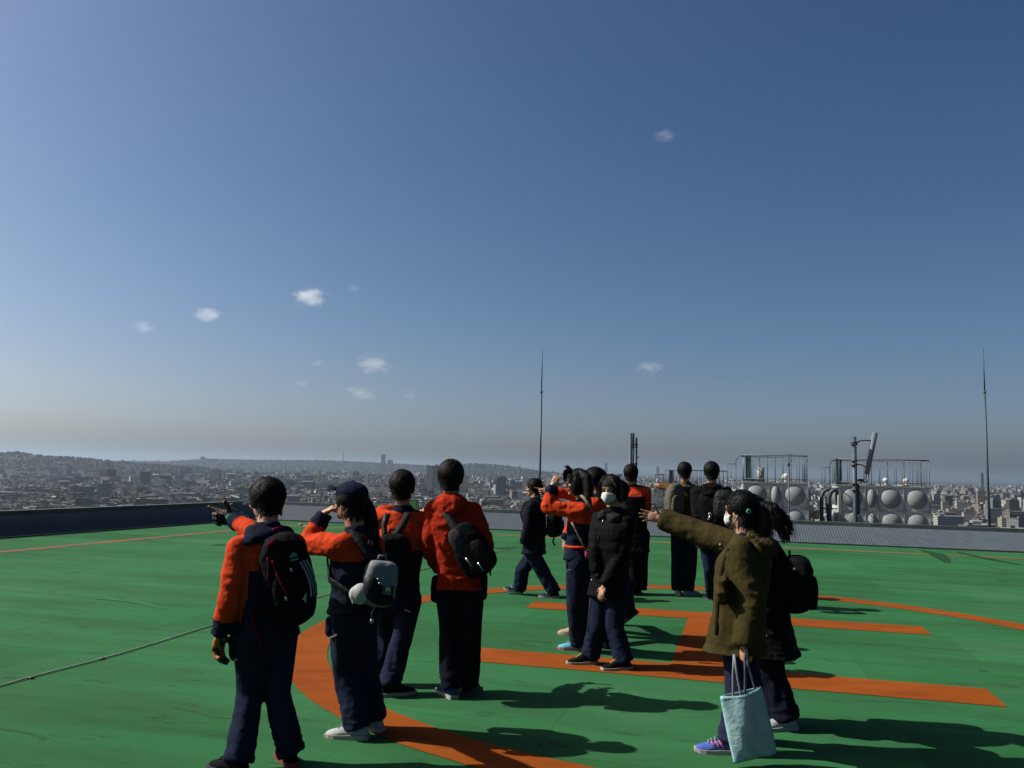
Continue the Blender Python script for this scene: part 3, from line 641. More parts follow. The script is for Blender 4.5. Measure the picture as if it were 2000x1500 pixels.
# ------------------------------------------------------------------ roof equipment beyond the edge guard
M_tank = mat('grey_tank_panel', (.21, .235, .24), .6, .12, 2.5, .1, 6, spec=.2)
M_cage = mat('cage_steel', (.10, .13, .15), .5, .2, 9, spec=.2)
M_tankb = mat('brightened_tank_wall', (.48, .51, .52), .6, .15, 2.5, .1, 6, spec=.2)  # same tank grey as the domes, lightened in colour to offset grazing sun
M_trim = mat('pale_tank_frame', (.24, .25, .235), .5, .15, 4)
M_galv = mat('galvanised_pipe', (.055, .080, .098), .5, .25, 9, spec=.2)
M_galvl = mat('pale_antenna_shell', (.15, .175, .19), .45, .1, 4, spec=.2)
M_white = mat('white_cap_plastic', (.5, .5, .46), .5, .1, 5)
def WU(px, py, D): return W(px, py, D)
def tank(px0, px1, D, ztop, cols, rows, label, side_cols=2, ladder_side=-1):
    a = W(px0, HZ(px0) + 10, D); a.z = 0
    L = sum(cols); o0 = a.copy(); o0.z = ztop - rows
    t = thing('water_tank', o0, label, 'water tank')
    def q(u, v, z): return o0 + DU * u + DV * v + Vector((0, 0, z))
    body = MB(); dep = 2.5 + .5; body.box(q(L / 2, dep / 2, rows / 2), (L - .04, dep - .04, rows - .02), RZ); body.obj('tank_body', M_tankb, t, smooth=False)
    x = 0
    for c in cols:
        for r in range(rows):
            for k in (0,):
                d = MB(); rot = RZ; d.ell(q(x + c / 2, .25, r + .5), (c * .505, .40, .505), rot, 30, 18); d.obj('domed_panel', M_tank, t)
        x += c
    for i in range(3):
        for r in range(rows):
            d = MB(); d.ell(q(L - .25, .5 + i, r + .5), (.43, .505, .505), RZ, 24, 14); d.obj('domed_panel', M_tank, t)
            d = MB(); d.ell(q(.25, .5 + i, r + .5), (.43, .505, .505), RZ, 24, 14); d.obj('domed_panel', M_tank, t)
    fr = MB(); x = 0
    for c in [0] + list(cols):
        x += c; w = .07 if x in (0, L) else .035
        fr.box(q(x, -.012, rows / 2), (w, .05, rows), RZ)
    for r in range(rows + 1): fr.box(q(L / 2, -.016, r), (L + .06, .05, .06 if r == rows else .035), RZ)
    fr.box(q(0, dep / 2, rows), (.05, dep, .05), RZ); fr.box(q(L, dep / 2, rows), (.05, dep, .05), RZ)
    for i in range(int(L) * 2 + 1):
        for r in range(rows): fr.box(q(i * .5, -.05, r + .02), (.02, .02, .02), RZ)
    fr.obj('frame', M_trim, t, smooth=False)
    cg = MB(); z0, z1 = rows + .03, rows + 1.12
    def post(u, v, r=.014): cg.tube([q(u, v, z0), q(u, v, z1)], r, 5)
    n = int(L / .30)
    for i in range(n + 1): post(i * L / n, 0 if i % 2 else .05); post(i * L / n + .13, dep - .1, .012)
    for i in range(1, 6): post(0, i * dep / 6); post(L, i * dep / 6)
    for z in (z1, ):
        cg.tube([q(-.05, 0, z), q(L, 0, z), q(L, dep - .1, z), q(-.05, dep - .1, z), q(-.05, 0, z)], .024, 6)
    cg.tube([q(0, 0, z0 + .12), q(L, 0, z0 + .12)], .012, 5)
    cg.obj('safety_cage', M_cage, t)
    ld = MB()
    for s in (0, .34): ld.tube([q(-.32, .5 + s, .1), q(-.32, .5 + s, rows + .9)], .018, 6)
    for k in range(9): ld.tube([q(-.32, .5, .3 + k * .33), q(-.32, .84, .3 + k * .33)], .011, 5)
    for z in (rows + .75, rows + .05, rows - .6):
        R = [q(-.32 - .33 * math.sin(math.pi * k / 10), .67 - .3 * math.cos(math.pi * k / 10), z) for k in range(11)]; ld.tube(R, .016, 5)
    for k in (2, 5, 8): ld.tube([q(-.32 - .33 * math.sin(math.pi * k / 10), .67 - .3 * math.cos(math.pi * k / 10), zz) for zz in (rows - .6, rows + .75)], .012, 5)
    ld.tube([q(-.32, .5, rows + .9), q(-.2, .5, rows + 1.08), q(0, .45, z1)], .018, 6)
    ld.obj('ladder', M_galv, t)
    return t, q, L, rows, dep
t1, q1, L1, r1, d1 = tank(1453, 1565, 34.6, 1.30, (1, .5, 1), 3, 'left grey domed-panel water tank behind the windblown hair of the girls')
t2, q2, L2, r2, d2 = tank(1640, 1803, 35.4, 1.25, (1, .5, 1, 1), 3, 'right grey domed-panel water tank with a long railing on its top')
def cap(q, u, v, z, t, r=.12, h=.2):
    b = MB(); b.cone(q(u, v, z), q(u, v, z + h), r * .45, r * .45, 12); b.ell(q(u, v, z + h + .06), (r, r, r * .9), None, 14, 9); b.obj('vent_cap', M_white, t)
cap(q1, 1.72, .9, 3, t1, .16); cap(q2, 1.95, .8, 3, t2, .12); cap(q2, 2.75, .8, 3, t2, .12)
b = MB(); b.cone(q1(.7, .9, 3), q1(.7, .9, 3.62), .15, .15, 16); b.obj('vent_pipe', M_trim, t1)
for (t, q, u0, u1) in ((t1, q1, .1, .7), (t2, q2, .0, .35)):
    b = MB(); b.box(q((u0 + u1) / 2, .5, 3.09), (u1 - u0 + .3, .8, .07), RZ); b.obj('hatch', M_beam, t, smooth=False)
for u in (1.0, 1.8, 2.5):
    b = MB(); b.cone(q2(u, .35, 3.0), q2(u, .35, 3.08), .3, .28, 18); b.obj('round_hatch', M_trim, t2)
for (q, t, u) in ((q1, t1, .18), (q2, t2, -.02)):
    b = MB(); b.box(q(u, .12, 3.62), (.22, .12, 1.05), RZ); b.obj('control_box', M_galv, t, smooth=False)
# third tank: only its cage shows, further back
a3 = W(1300, 922, 47); t3 = thing('water_tank', (a3.x, a3.y, LR), 'farther water tank showing only its roof railing behind the two boys in dark coats', 'water tank')
def q3(u, v, z): return Vector((a3.x, a3.y, 0)) + DU * u + DV * v + Vector((0, 0, z))
cg = MB()
for i in range(17):
    for v in (0, 2.4): cg.tube([q3(i * .21, v, .75), q3(i * .21, v, 1.78)], .016, 5)
for z in (1.78, .8): cg.tube([q3(0, 0, z), q3(3.36, 0, z), q3(3.36, 2.4, z), q3(0, 2.4, z), q3(0, 0, z)], .024, 5)
for u in (-.15, -.6): cg.tube([q3(u, .3, .3), q3(u, .3, 1.52)], .02, 5)
cg.box(q3(-.38, .3, 1.5), (.6, .35, .05), RZ)
cg.obj('safety_cage', M_galv, t3)
b = MB(); b.box(q3(.32, 0.1, 1.25), (.26, .12, 1.0), RZ); b.obj('control_box', M_galv, t3, smooth=False)
b = MB(); b.box(q3(1.68, 1.2, (.75 + LR) / 2), (3.4, 2.4, .75 - LR), RZ); b.obj('tank_body', M_tank, t3, smooth=False)
# plinth holding tanks 1 and 2
pl = MB(); pl.box(UV(4.6, 35.0, -1.9), (9.5, 5, .35), RZ); tag(pl.obj('tank_plinth', M_conc, smooth=False, origin=UV(4.6, 35.0, -2.0)), 'low concrete plinth carrying the grey water tanks', 'plinth')

# pipes and equipment between the tanks
eq = thing('pipework', q2(-1.2, .6, 0), 'dark pipes and a ladder rack between the two grey water tanks', 'pipes')
b = MB()
for dx, r in ((-.72, .085), (-.42, .11)):
    b.tube([q2(dx, .2, 0), q2(dx, .2, 2.45), q2(dx + .06, .2, 2.68), q2(dx + .22, .2, 2.8), q2(dx + .6, .3, 2.8)], r, 10)
b.obj('bent_pipe', M_galv, eq)
for z in (.6, 1.3, 2.0):
    b = MB(); b.box(q2(-.4, .12, z), (.9, .04, .05), RZ); b.obj('pipe_clamp', M_dark, eq, smooth=False)
b = MB(); b.tube([q2(-.1, -.3, -.2), q2(-.1, -.3, 2.6)], .04, 8); b.obj('upright_pole', M_trim, eq)
un = thing('roof_unit', q2(-1.7, .3, 0), 'beige louvred box unit on the roof between the water tanks', 'equipment')
b = MB(); b.box(q2(-1.5, .3, 1.16), (1.5, .8, .56), RZ); b.obj('casing', mat('beige_unit_paint', (.36, .33, .22), .6), un, smooth=False)
b = MB(); b.box(q2(-1.5, -.11, 1.18), (1.3, .03, .04), RZ); b.obj('louvre', M_dark, un, smooth=False)
b = MB()
for dx in (-2.1, -.9): b.box(q2(dx, .3, .2), (.1, .6, 1.4), RZ)
b.obj('stand', M_dark, un, smooth=False)
sg = thing('notice_board', q2(-1.0, .25, 1.6), 'small cream notice board above the beige roof unit', 'sign')
b = MB(); b.box(q2(-1.03, .2, 1.72), (.44, .04, .34), RZ); b.obj('board', mat('cream_notice', (.5, .4, .24), .6), sg, smooth=False)
b = MB(); b.tube([q2(-1.2, .17, 1.6), q2(-1.03, .17, 1.82), q2(-.98, .17, 1.62)], .012, 5); b.obj('marking', M_dark, sg)
b = MB(); b.tube([q2(-1.03, .26, .9), q2(-1.03, .26, 1.6)], .02, 6); b.obj('bracket', M_dark, sg)

def mast(px, py_top, D, zb, label, px_mid, py_mid):
    top = W(px, py_top, D); base = Vector((top.x, top.y, zb))
    t = thing('lightning_mast', base, label, 'mast', 'lightning masts beyond the far guard')
    mid = W(px_mid, py_mid, D).z
    b = MB(); b.cone(base, Vector((top.x, top.y, mid)), .035, .024, 12); b.obj('lower_tube', M_galv, t)
    b = MB(); b.cone(Vector((top.x, top.y, mid - .02)), Vector((top.x, top.y, mid + .04)), .036, .036, 12); b.obj('collar', M_galv, t)
    b = MB(); b.cone(Vector((top.x, top.y, mid + .04)), top - Vector((0, 0, .12)), .018, .010, 10); b.obj('upper_rod', M_galv, t)
    b = MB(); b.cone(top - Vector((0, 0, .12)), top, .006, .001, 8); b.obj('spike', M_galv, t)
    b = MB(); b.box(base + Vector((0, 0, .03)), (.2, .2, .06), RZ); b.obj('base_plate', M_galv, t, smooth=False)
mast(1059.5, 678, 23.6, -.1, 'thin lightning mast rising behind the walking boy at centre', 1058, 766)
mast(1920, 676, 21.6, -.1, 'thin lightning mast standing near the right edge', 1921, 766)

# antenna pole with a leaning cylinder
D = 27.5; pt = W(1668, 853, D); pb = Vector((pt.x, pt.y, LR))
t = thing('antenna_pole', pb, 'thick grey pole with a leaning cylindrical antenna before the right tank', 'antenna')
b = MB(); b.tube([pb, pt], .072, 14); b.obj('pole', M_galv, t)
al_, ah_ = W(1693, 926, D), W(1709, 845, D)
b = MB(); b.cone(al_, ah_, .082, .088, 18); b.obj('cylinder_antenna', M_galvl, t)
b = MB(); b.tube([W(1672, 866, D), W(1680, 861, D), W(1690, 860, D), W(1704, 861, D)], .022, 8); b.tube([W(1672, 906, D), W(1684, 908, D), W(1694, 915, D)], .018, 6); b.obj('bracket_arm', M_galv, t)
for y in (864, 868, 900, 908, 945, 957):
    c = W(1668 - (y - 853) * .005, y, D); b = MB(); b.cone(c - Vector((0, 0, .02)), c + Vector((0, 0, .02)), .12, .12, 12); b.obj('clamp_ring', M_dark, t)
b = MB(); b.tube([W(1692, 926, D), W(1691, 936, D), W(1695, 944, D), W(1686, 940, D), W(1678, 946, D), W(1674, 960, D), W(1673, 1020, D)], .018, 6)
b.tube([W(1696, 926, D), W(1697, 938, D), W(1690, 942, D), W(1681, 938, D)], .012, 6); b.obj('cable', M_dark, t)
b = MB(); c = W(1681, 938, D); b.ell(c, (.12, .08, .05), None, 10, 7); b.obj('cable_bundle', M_dark, t)
b = MB(); b.box(W(1676, 975, D) , (.09, .12, 1.0), RZ); b.obj('junction_box', M_dark, t, smooth=False)

# twin cylinder antennas
D = 27.0; t = thing('antenna_pole', Vector((W(1236, 900, D).x, W(1236, 900, D).y, LR)), 'pair of upright cylinder antennas above the head of the boy in orange and black', 'antenna')
for x, y0, r, m, dd in ((1232.0, 846, .05, M_galv, -.15), (1236, 846, .055, M_galv, .0), (1242, 854, .05, M_galv, .12)):
    tp = W(x, y0, D + dd); b = MB(); b.tube([Vector((tp.x, tp.y, LR)), tp], r, 14); b.obj('pole' if x == 1236 else 'cylinder_antenna', m, t)
for y in (868, 873, 906):
    b = MB(); c = W(1238, y, D); b.box(c, (.26, .14, .035), None); b.obj('bracket', M_dark, t, smooth=False)
b = MB(); b.tube([W(1243, 897, D), W(1248, 892, D)], .015, 5); b.obj('bracket_arm', M_dark, t)

# television aerial
D = 30.0; tp = W(1540, 886, D); t = thing('television_aerial', Vector((tp.x, tp.y, LR)), 'thin television aerial on a slender pole before the left water tank', 'aerial')
b = MB(); b.tube([Vector((tp.x, tp.y, LR)), tp], .022, 8); b.obj('pole', M_galv, t)
for k, (y, w) in enumerate(((888, 9), (891, 10), (894, 8), (900, 7))):
    b = MB(); c = W(1540, y, D); b.tube([c - DU * w / 2 * .038, c + DU * w / 2 * .038], .006, 5); b.obj('element', M_galv, t)
b = MB(); b.ell(W(1540, 907, D), (.06, .06, .09), None, 8, 6); b.obj('amplifier', M_galv, t)

# small floodlight on a bent pole beyond the left guard
D = 20.5; t = thing('floodlight', Vector((W(470, 1000, D).x, W(470, 1000, D).y, -.6)), 'small white floodlight on a bent white pipe beyond the dark left guard', 'lamp')
c = W(459, 974, D); rot = Matrix.Rotation(.25, 3, 'Y') @ Matrix.Rotation(.5, 3, 'X')
b = MB(); b.box(c, (.2, .06, .13), rot); b.obj('lamp_head', mat('white_lamp_paint', (.42, .42, .42), .5), t, smooth=False)
b = MB(); b.tube([W(455, 983, D), W(450, 985, D), W(449, 988, D), W(454, 992, D), W(463, 997, D), W(472, 1001, D), W(486, 1008, D)], .013, 6)
b.tube([W(486, 1008, D), Vector((W(486, 1008, D).x, W(486, 1008, D).y, -.6))], .013, 6); b.obj('bent_pipe', M_trim, t)
for x, y in ((463, 997), (467, 999)):
    b = MB(); b.ell(W(x, y, D), (.03, .03, .03), None, 8, 6); b.obj('pipe_joint', M_dark, t)
b = MB(); tie = Gd(748 * .333 + 338.0, 1027); b.ell(tie + Vector((0, 0, .03)), (.06, .04, .03), None, 8, 6); b.tube([tie, tie + DU * .35 + Vector((0, 0, .01))], .01, 5)
tag(b.obj('cable_end', M_trim, origin=tie), 'tiny pale cable end on the far boundary line behind the boy with the backpack', 'cable end')
# ------------------------------------------------------------------ people
def cloth(name, col, **k): return mat(name, col, k.get('rough', .85), k.get('var', .12), k.get('scale', 9), k.get('bump', .7), k.get('bscale', 28), spec=k.get('spec', .04), sheen=k.get('sheen', 0))
C_or = cloth('orange_uniform_cloth', (.50, .047, .011)); C_nv = cloth('navy_uniform_cloth', (.0075, .0115, .026)); C_tr = cloth('navy_trouser_cloth', (.010, .0155, .034))
C_bk = cloth('black_cloth', (.0055, .006, .0075)); C_bk2 = cloth('black_nylon', (.008, .009, .011), rough=.6, spec=.12); C_red = cloth('red_sweatshirt_cloth', (.32, .022, .007)); C_ol = cloth('olive_parka_cloth', (.040, .032, .0105))
C_br = cloth('brown_jacket_cloth', (.075, .040, .014)); C_kh = cloth('khaki_canvas', (.10, .095, .068)); C_puf = cloth('dark_navy_puffer', (.007, .0085, .0145), rough=.75, spec=.03); C_pbk = cloth('black_puffer', (.0034, .0034, .0042), rough=.75, spec=.04)
C_pk = cloth('magenta_strap', (.16, .006, .035)); C_gy = cloth('grey_panel_cloth', (.03, .032, .034)); C_wh = cloth('white_leather', (.33, .36, .37), rough=.5); C_tot = cloth('pale_blue_canvas', (.27, .44, .455), var=.06)
C_bei = cloth('beige_strap', (.24, .20, .15)); C_pnk = cloth('pink_pouch', (.35, .04, .12)); C_grn = cloth('green_cuff', (.005, .12, .06)); C_cap = cloth('navy_cap_cloth', (.007, .011, .028))
M_skin = mat('skin', (.40, .205, .125), .55, .08, 12, .1, 60, spec=.3); M_hair = mat('black_hair', (.0045, .0038, .0034), .5, .35, 40, .6, 120, spec=.08)
M_lip = mat('lip', (.26, .08, .06), .5); M_eye = mat('eye', (.01, .008, .007), .2, spec=.5); M_brow = mat('brow', (.012, .009, .008), .8); M_mask = mat('white_mask_cloth', (.50, .52, .50), .8, .04, 30, .3, 90)
M_sol = mat('pale_sole_rubber', (.34, .33, .28), .6, .12, 20); M_dsol = mat('dark_sole_rubber', (.04, .042, .045), .6, .12, 20); M_met = mat('bright_metal', (.5, .5, .52), .3, metal=.8)
M_gl = mat('glove_black', (.007, .007, .007), .7); M_glo = mat('glove_orange', (.30, .10, .012), .7); M_fur = mat('tan_fur', (.13, .088, .035), .8, .5, 60); M_refl = mat('reflective_piping', (.30, .34, .34), .5)
M_wst = mat('white_stripe', (.22, .27, .28), .6); M_lace = mat('yellow_lace', (.45, .34, .03), .7); M_teal = mat('teal_hair_tie', (.02, .26, .17), .6)

def fw(th): th = math.radians(th); return Vector((-math.sin(th), math.cos(th), 0))
def rt(th): th = math.radians(th); return Vector((math.cos(th), math.sin(th), 0))
def frame(th, pitch=0, roll=0):           # columns: right, forward, up ; pitch > 0 looks up, roll > 0 leans to the right
    m = Matrix((rt(th), fw(th), Vector((0, 0, 1)))).transposed()
    return m @ Matrix.Rotation(math.radians(pitch), 3, 'X') @ Matrix.Rotation(math.radians(roll), 3, 'Y')

def hand(mb, w, d, t, n, pose='relax', sc=1., fat=0.):
    d = Vector(d).normalized(); t = Vector(t); t = (t - d * d.dot(t)).normalized(); n0 = Vector(n); n = d.cross(t); n = n if n.dot(n0) > 0 else -n
    M = Matrix((t, d, n)).transposed(); sc *= .93
    mb.ell(w + d * .047 * sc, (.039 * sc + fat, .052 * sc, .0165 * sc + fat), M, 14, 9, pw=.8); mb.cone(w - d * .02, w + d * .03 * sc, .024 * sc + fat, .022 * sc + fat, 12)
    curls = {'relax': [(18, 28, 25), (24, 32, 28), (30, 35, 30), (34, 38, 30)], 'point': [(0, 4, 4), (70, 85, 50), (75, 85, 50), (78, 80, 50)],
             'fist': [(70, 85, 50)] * 4, 'open': [(2, 6, 4), (4, 8, 6), (6, 8, 6), (10, 12, 8)], 'half': [(35, 45, 30), (40, 48, 30), (45, 50, 30), (50, 50, 30)], 'pinch': [(50, 45, 20), (25, 35, 25), (15, 25, 20), (5, 15, 10)]}[pose]
    for i in range(4):
        p = w + d * (.084, .089, .086, .078)[i] * sc + t * (.029, .0095, -.0105, -.029)[i] * sc; a = 0; r = (.0088 + fat) * sc; pts = [p - d * .02 * sc]; rr = [r * 1.05]
        L = (.068, .076, .071, .056)[i] * sc
        pts.append(p); rr.append(r)
        for k, f in enumerate((.45, .32, .23)):
            a += math.radians(curls[i][k]); p = p + (d * math.cos(a) + n * math.sin(a)) * L * f + t * (.004, .001, -.001, -.004)[i] * sc; pts.append(p); rr.append(r * (.95 - .1 * k))
        mb.chain(pts, rr, 10)
    p = w + d * .022 * sc + t * .026 * sc; k1, k2 = ((.5, .9), (.9, .5)) if pose != 'point' else ((.45, .95), (.6, .75))
    if pose == 'fist': k1, k2 = (.8, .5), (.8, -.2)
    q = p + (d * k1[0] + t * k1[1] + n * .3).normalized() * .04 * sc; z = q + (d * k2[0] + t * k2[1] + n * .35).normalized() * .034 * sc
    mb.chain([p, q, z], [.0125 * sc + fat, .0105 * sc + fat, .0085 * sc + fat], 10)

def head_shape(mb, c, H, sc=1.):
    def L(x, y, z): return c + H @ Vector((x, y, z)) * sc
    def e(x, y, z, rx, ry, rz, n=18, m=12, rot=None): mb.ell(L(x, y, z), (rx * sc, ry * sc, rz * sc), H @ rot if rot is not None else H, n, m)
    e(0, -.012, .025, .074, .094, .088); e(0, .018, -.03, .058, .066, .082); e(0, .035, -.065, .040, .045, .042); e(0, .066, -.098, .018, .017, .016)
    e(0, .066, .022, .052, .028, .03)
    e(0, .089, -.018, .009, .016, .026, 12, 8, Matrix.Rotation(-.25, 3, 'X')); e(0, .101, -.036, .013, .012, .010, 12, 8)
    for s in (-1, 1):
        e(s * .036, .062, -.03, .022, .022, .022, 12, 8)
        e(s * .074, -.004, -.014, .009, .02, .031, 12, 9, Matrix.Rotation(s * -.25, 3, 'Z')); e(s * .074, .004, -.036, .008, .010, .012, 10, 7)
    e(0, .080, -.068, .022, .010, .007, 12, 7)
    return L
def face(person, c, H, sc=1., eyes=True, lips=True, brows=True, squint=.6):
    def L(x, y, z): return c + H @ Vector((x, y, z)) * sc
    for s in (-1, 1):
        if eyes:
            b = MB(); b.ell(L(s * .031, .0825, -.003), (.0135 * sc, .006 * sc, .0062 * squint * sc), H, 12, 8); b.obj('eye', M_eye, person)
        if brows:
            b = MB(); b.tube([L(s * .014, .092, .017), L(s * .03, .0915, .024), L(s * .047, .082, .019)], [.0022, .0034, .0018], 6); b.obj('eyebrow', M_brow, person)
    if lips:
        b = MB(); b.ell(L(0, .0885, -.0675), (.021 * sc, .006 * sc, .0065 * sc), H, 12, 7); b.obj('lips', M_lip, person)

def lock(V, Fc, pts, w, nrm):
    k = len(V)
    for i, p in enumerate(pts):
        d = (pts[min(i + 1, len(pts) - 1)] - pts[max(i - 1, 0)]); n = nrm[i] if isinstance(nrm, list) else nrm; s = d.cross(n)
        s = s.normalized() if s.length > 1e-9 else Vector((1, 0, 0)); t = i / (len(pts) - 1); ww = w * (1 - t ** 2 * .92) * .5
        V.append(p + s * ww); V.append(p - s * ww)
    for i in range(len(pts) - 1): Fc.append((k + 2 * i, k + 2 * i + 1, k + 2 * i + 3, k + 2 * i + 2))
def hair(person, c, H, style, seed, sc=1., lift=0.):
    g = random.Random(seed); mb = MB()
    def L(x, y, z): return c + H @ Vector((x, y, z)) * sc
    def e(x, y, z, rx, ry, rz, rot=None): mb.ell(L(x, y, z), (rx * sc, ry * sc, rz * sc), H @ rot if rot is not None else H, 20, 13)
    e(0, -.014, .032, .089, .107, .097)
    if style == 'short':
        e(0, -.046, -.036, .068, .056, .062); e(0, -.036, -.012, .080, .074, .072); e(0, .046, .062, .073, .052, .044); e(-.071, .006, .0, .019, .042, .046); e(.071, .006, .0, .019, .042, .046)
    elif style == 'bob':
        e(0, -.05, -.03, .086, .066, .085); e(0, .026, .074, .078, .056, .038); e(-.080, .014, -.02, .020, .040, .075); e(.080, .014, -.02, .020, .040, .075)
    elif style == 'tied':
        e(0, -.055, -.02, .072, .060, .066); e(0, .035, .06, .072, .056, .044); e(-.070, .024, .012, .016, .034, .042); e(.070, .024, .012, .016, .034, .042)
    elif style == 'long':
        e(0, -.05, -.05, .088, .07, .11); e(0, .045, .064, .078, .054, .044); e(-.082, .008, -.03, .020, .046, .085); e(.082, .008, -.03, .020, .046, .085)
    o = mb.obj('hair', M_hair, person); remesh(o, .0065, 2)
    Hi = np.array(H.transposed()); cc = np.array(c[:])
    def f(P):
        q = (P - cc) @ Hi.T; a = np.arctan2(q[:, 0], -q[:, 1] - .05)
        return .0016 * vn(np.stack([a * 8, q[:, 2] * 7, q[:, 1] * 5], -1), seed) + .0008 * vn(np.stack([a * 22, q[:, 2] * 9, q[:, 1] * 8], -1), seed + 3)
    displace(o, f)
    V, Fc = [], []
    for _ in range(520):
        a = g.uniform(0, 2 * math.pi); zt = g.uniform(-.25, 1) if style == 'short' else g.uniform(-.35, 1)
        r0 = math.sqrt(max(0, 1 - zt * zt)); u = Vector((r0 * math.sin(a), r0 * math.cos(a), zt))
        if u.y > .35 and u.z < .35: continue
        pts = []; crown = Vector((.05, -.35, .93)); dirn = (u - crown); dirn = (dirn - u * dirn.dot(u)); dirn = dirn.normalized() if dirn.length > .05 else Vector((g.uniform(-1, 1), g.uniform(-1, 1), 0)).normalized()
        dirn = (dirn + Vector((g.uniform(-.14, .14), g.uniform(-.14, .14), -.15 + g.uniform(-.05, .05)))).normalized()
        p = u.copy(); n = g.choice((4, 5)); step = g.uniform(.12, .2)
        for k in range(n):
            q = Vector((p.x * .091, -.014 + p.y * .109, .032 + p.z * .099)); q += p.normalized() * (.0012 + .0007 * k + (lift * k * .004) + g.uniform(0, .002))
            pts.append(L(*q)); p = (p + dirn * step); p = p.normalized()
        lock(V, Fc, pts, g.uniform(.006, .012), [(pt - c).normalized() for pt in pts])
    for _ in range(150):
        a = g.uniform(-1.7, 1.7) + math.pi; p0 = Vector((math.sin(a) * (.066 if style == 'short' else .080), -.036 + math.cos(a) * .062, -.05 + g.uniform(-.02, .03))); q0 = [L(*(p0 + Vector((math.sin(a), math.cos(a), 0)) * .002 * k + Vector((g.uniform(-.003, .003), .002 * k, -(.009 if style == 'short' else .016) * k)))) for k in range(4)]
        lock(V, Fc, q0, .010, H @ Vector((math.sin(a), math.cos(a), 0)))
    b = MB(); b.add(V, Fc); b.obj('hair_strands', M_hair, o)
    return o
def tail(person, pts, rad, n, seed, w=.008, spread=.02, name='ponytail', fly=.0):
    g = random.Random(seed); pts = [Vector(p) for p in pts]; b = MB(); b.chain(pts, rad, 12); o = b.obj(name, M_hair, person); remesh(o, .007, 3)
    displace(o, lambda P: .006 * vn(P * np.array([60, 60, 12]), seed))
    V, Fc = [], []
    for _ in range(n):
        off = Vector((g.gauss(0, 1), g.gauss(0, 1), g.gauss(0, .5))).normalized(); t0 = g.uniform(0, .5); q = []
        for k in range(7):
            t = min(.999, t0 + (1 - t0) * k / 6 * g.uniform(.9, 1)) * (len(pts) - 1); i = int(t); f = t - i; p = pts[i].lerp(pts[i + 1], f); r = rad[i] * (1 - f) + rad[i + 1] * f
            q.append(p + off * (r * .85 + .004 + spread * (k / 6) ** 2 * g.uniform(.2, 1.)) + Vector((fly * k / 6 * g.random(), 0, 0)))
        q.append(q[-1] + (q[-1] - q[-2]) * g.uniform(.3, 1.6) + off * .008)
        lock(V, Fc, q, w, off)
    b = MB(); b.add(V, Fc); b.obj('loose_strands', M_hair, o); return o

SHOE = [(-.122, .024, .05), (-.112, .033, .078), (-.07, .036, .094), (-.02, .038, .09), (.03, .043, .066), (.07, .0455, .052), (.105, .040, .042), (.126, .026, .032)]
def shoe(person, G, th, pitch=0, pivot=0, up=C_bk, sole=M_sol, lace=None, accent=None, sc=1., label=None):
    """G: ground point under the middle of the shoe; pitch > 0 raises the heel about the toe, < 0 raises the toe"""
    F = Matrix((rt(th), fw(th), Vector((0, 0, 1)))).transposed() @ Matrix.Rotation(math.radians(-pitch), 3, 'X'); py = pivot
    Gp = Vector(G) + fw(th) * py
    def L(x, y, z): return Gp + F @ (Vector((x, y - py, z)) * sc)
    b = MB(); R = []
    for y, w, h in SHOE:
        R.append([L(w * math.cos(a) * (1 if math.sin(a) < .3 else .9), y, .018 + max(0, h - .018) * (max(0, math.sin(a)) ** .8)) for a in [math.pi * k / 9 for k in range(10)]] + [L(-w * .6, y, .016), L(w * .6, y, .016)])
    b.loft(R); o = b.obj('shoe', up, person)
    if label: o['label'] = label
    s = MB(); R = []
    for y, w, h in [(-.13, .026, 0)] + SHOE[1:-1] + [(.136, .026, 0)]:
        w2 = w + .004; t = .026 if y < 0 else .022; R.append([L(w2, y, .0 + (.006 if y > .12 else 0)), L(w2 + .001, y, t), L(-w2 - .001, y, t), L(-w2, y, .0 + (.006 if y > .12 else 0))])
    s.loft(R); s.obj('sole', sole, o, smooth=False)
    if lace:
        s = MB()
        for k in range(4):
            y = .0 + k * .018; h = .088 - k * .010
            s.tube([L(-.02, y, h), L(0, y + .004, h + .008), L(.02, y, h)], .0035, 5)
        s.obj('laces', lace, o)
    if accent:
        for sd in (-1, 1):
            s = MB()
            for k in range(3): s.band([L(sd * .0375, -.035 + k * .024, .03), L(sd * .034, -.015 + k * .024, .06), L(sd * .024, 0 + k * .022, .076 - k * .006)], .008, .003, F @ Vector((sd, 0, .35)))
            s.obj('side_stripe', accent, o)
    return L(0, -.065, .085), o

def fold_fn(seed, amp=.007, quilt=0., zs=1.):
    def f(P):
        a = vn(P * np.array([11, 11, 16 * zs]), seed); b_ = vn(P * np.array([24, 24, 30 * zs]) + 3, seed + 1)
        r = amp * (1 - 2 * np.abs(a)) * .8 + amp * .45 * (1 - 2 * np.abs(b_)) - amp * .3
        if quilt: r = r * .6 + quilt * (np.abs(np.sin(P[:, 2] * math.pi / .085)) ** .6 - .6)
        return r
    return f
def trouser_fold(seed, amp=.007):
    def f(P):
        z = P[:, 2]; a = vn(P * np.array([16, 16, 4.5]), seed); b_ = vn(P * np.array([14, 14, 34]) + 7, seed + 2); low = np.clip((.42 - z) / .3, 0, 1)
        return amp * (1 - 2 * np.abs(a)) * .9 + amp * .9 * low * (1 - 2 * np.abs(b_)) - amp * .2
    return f

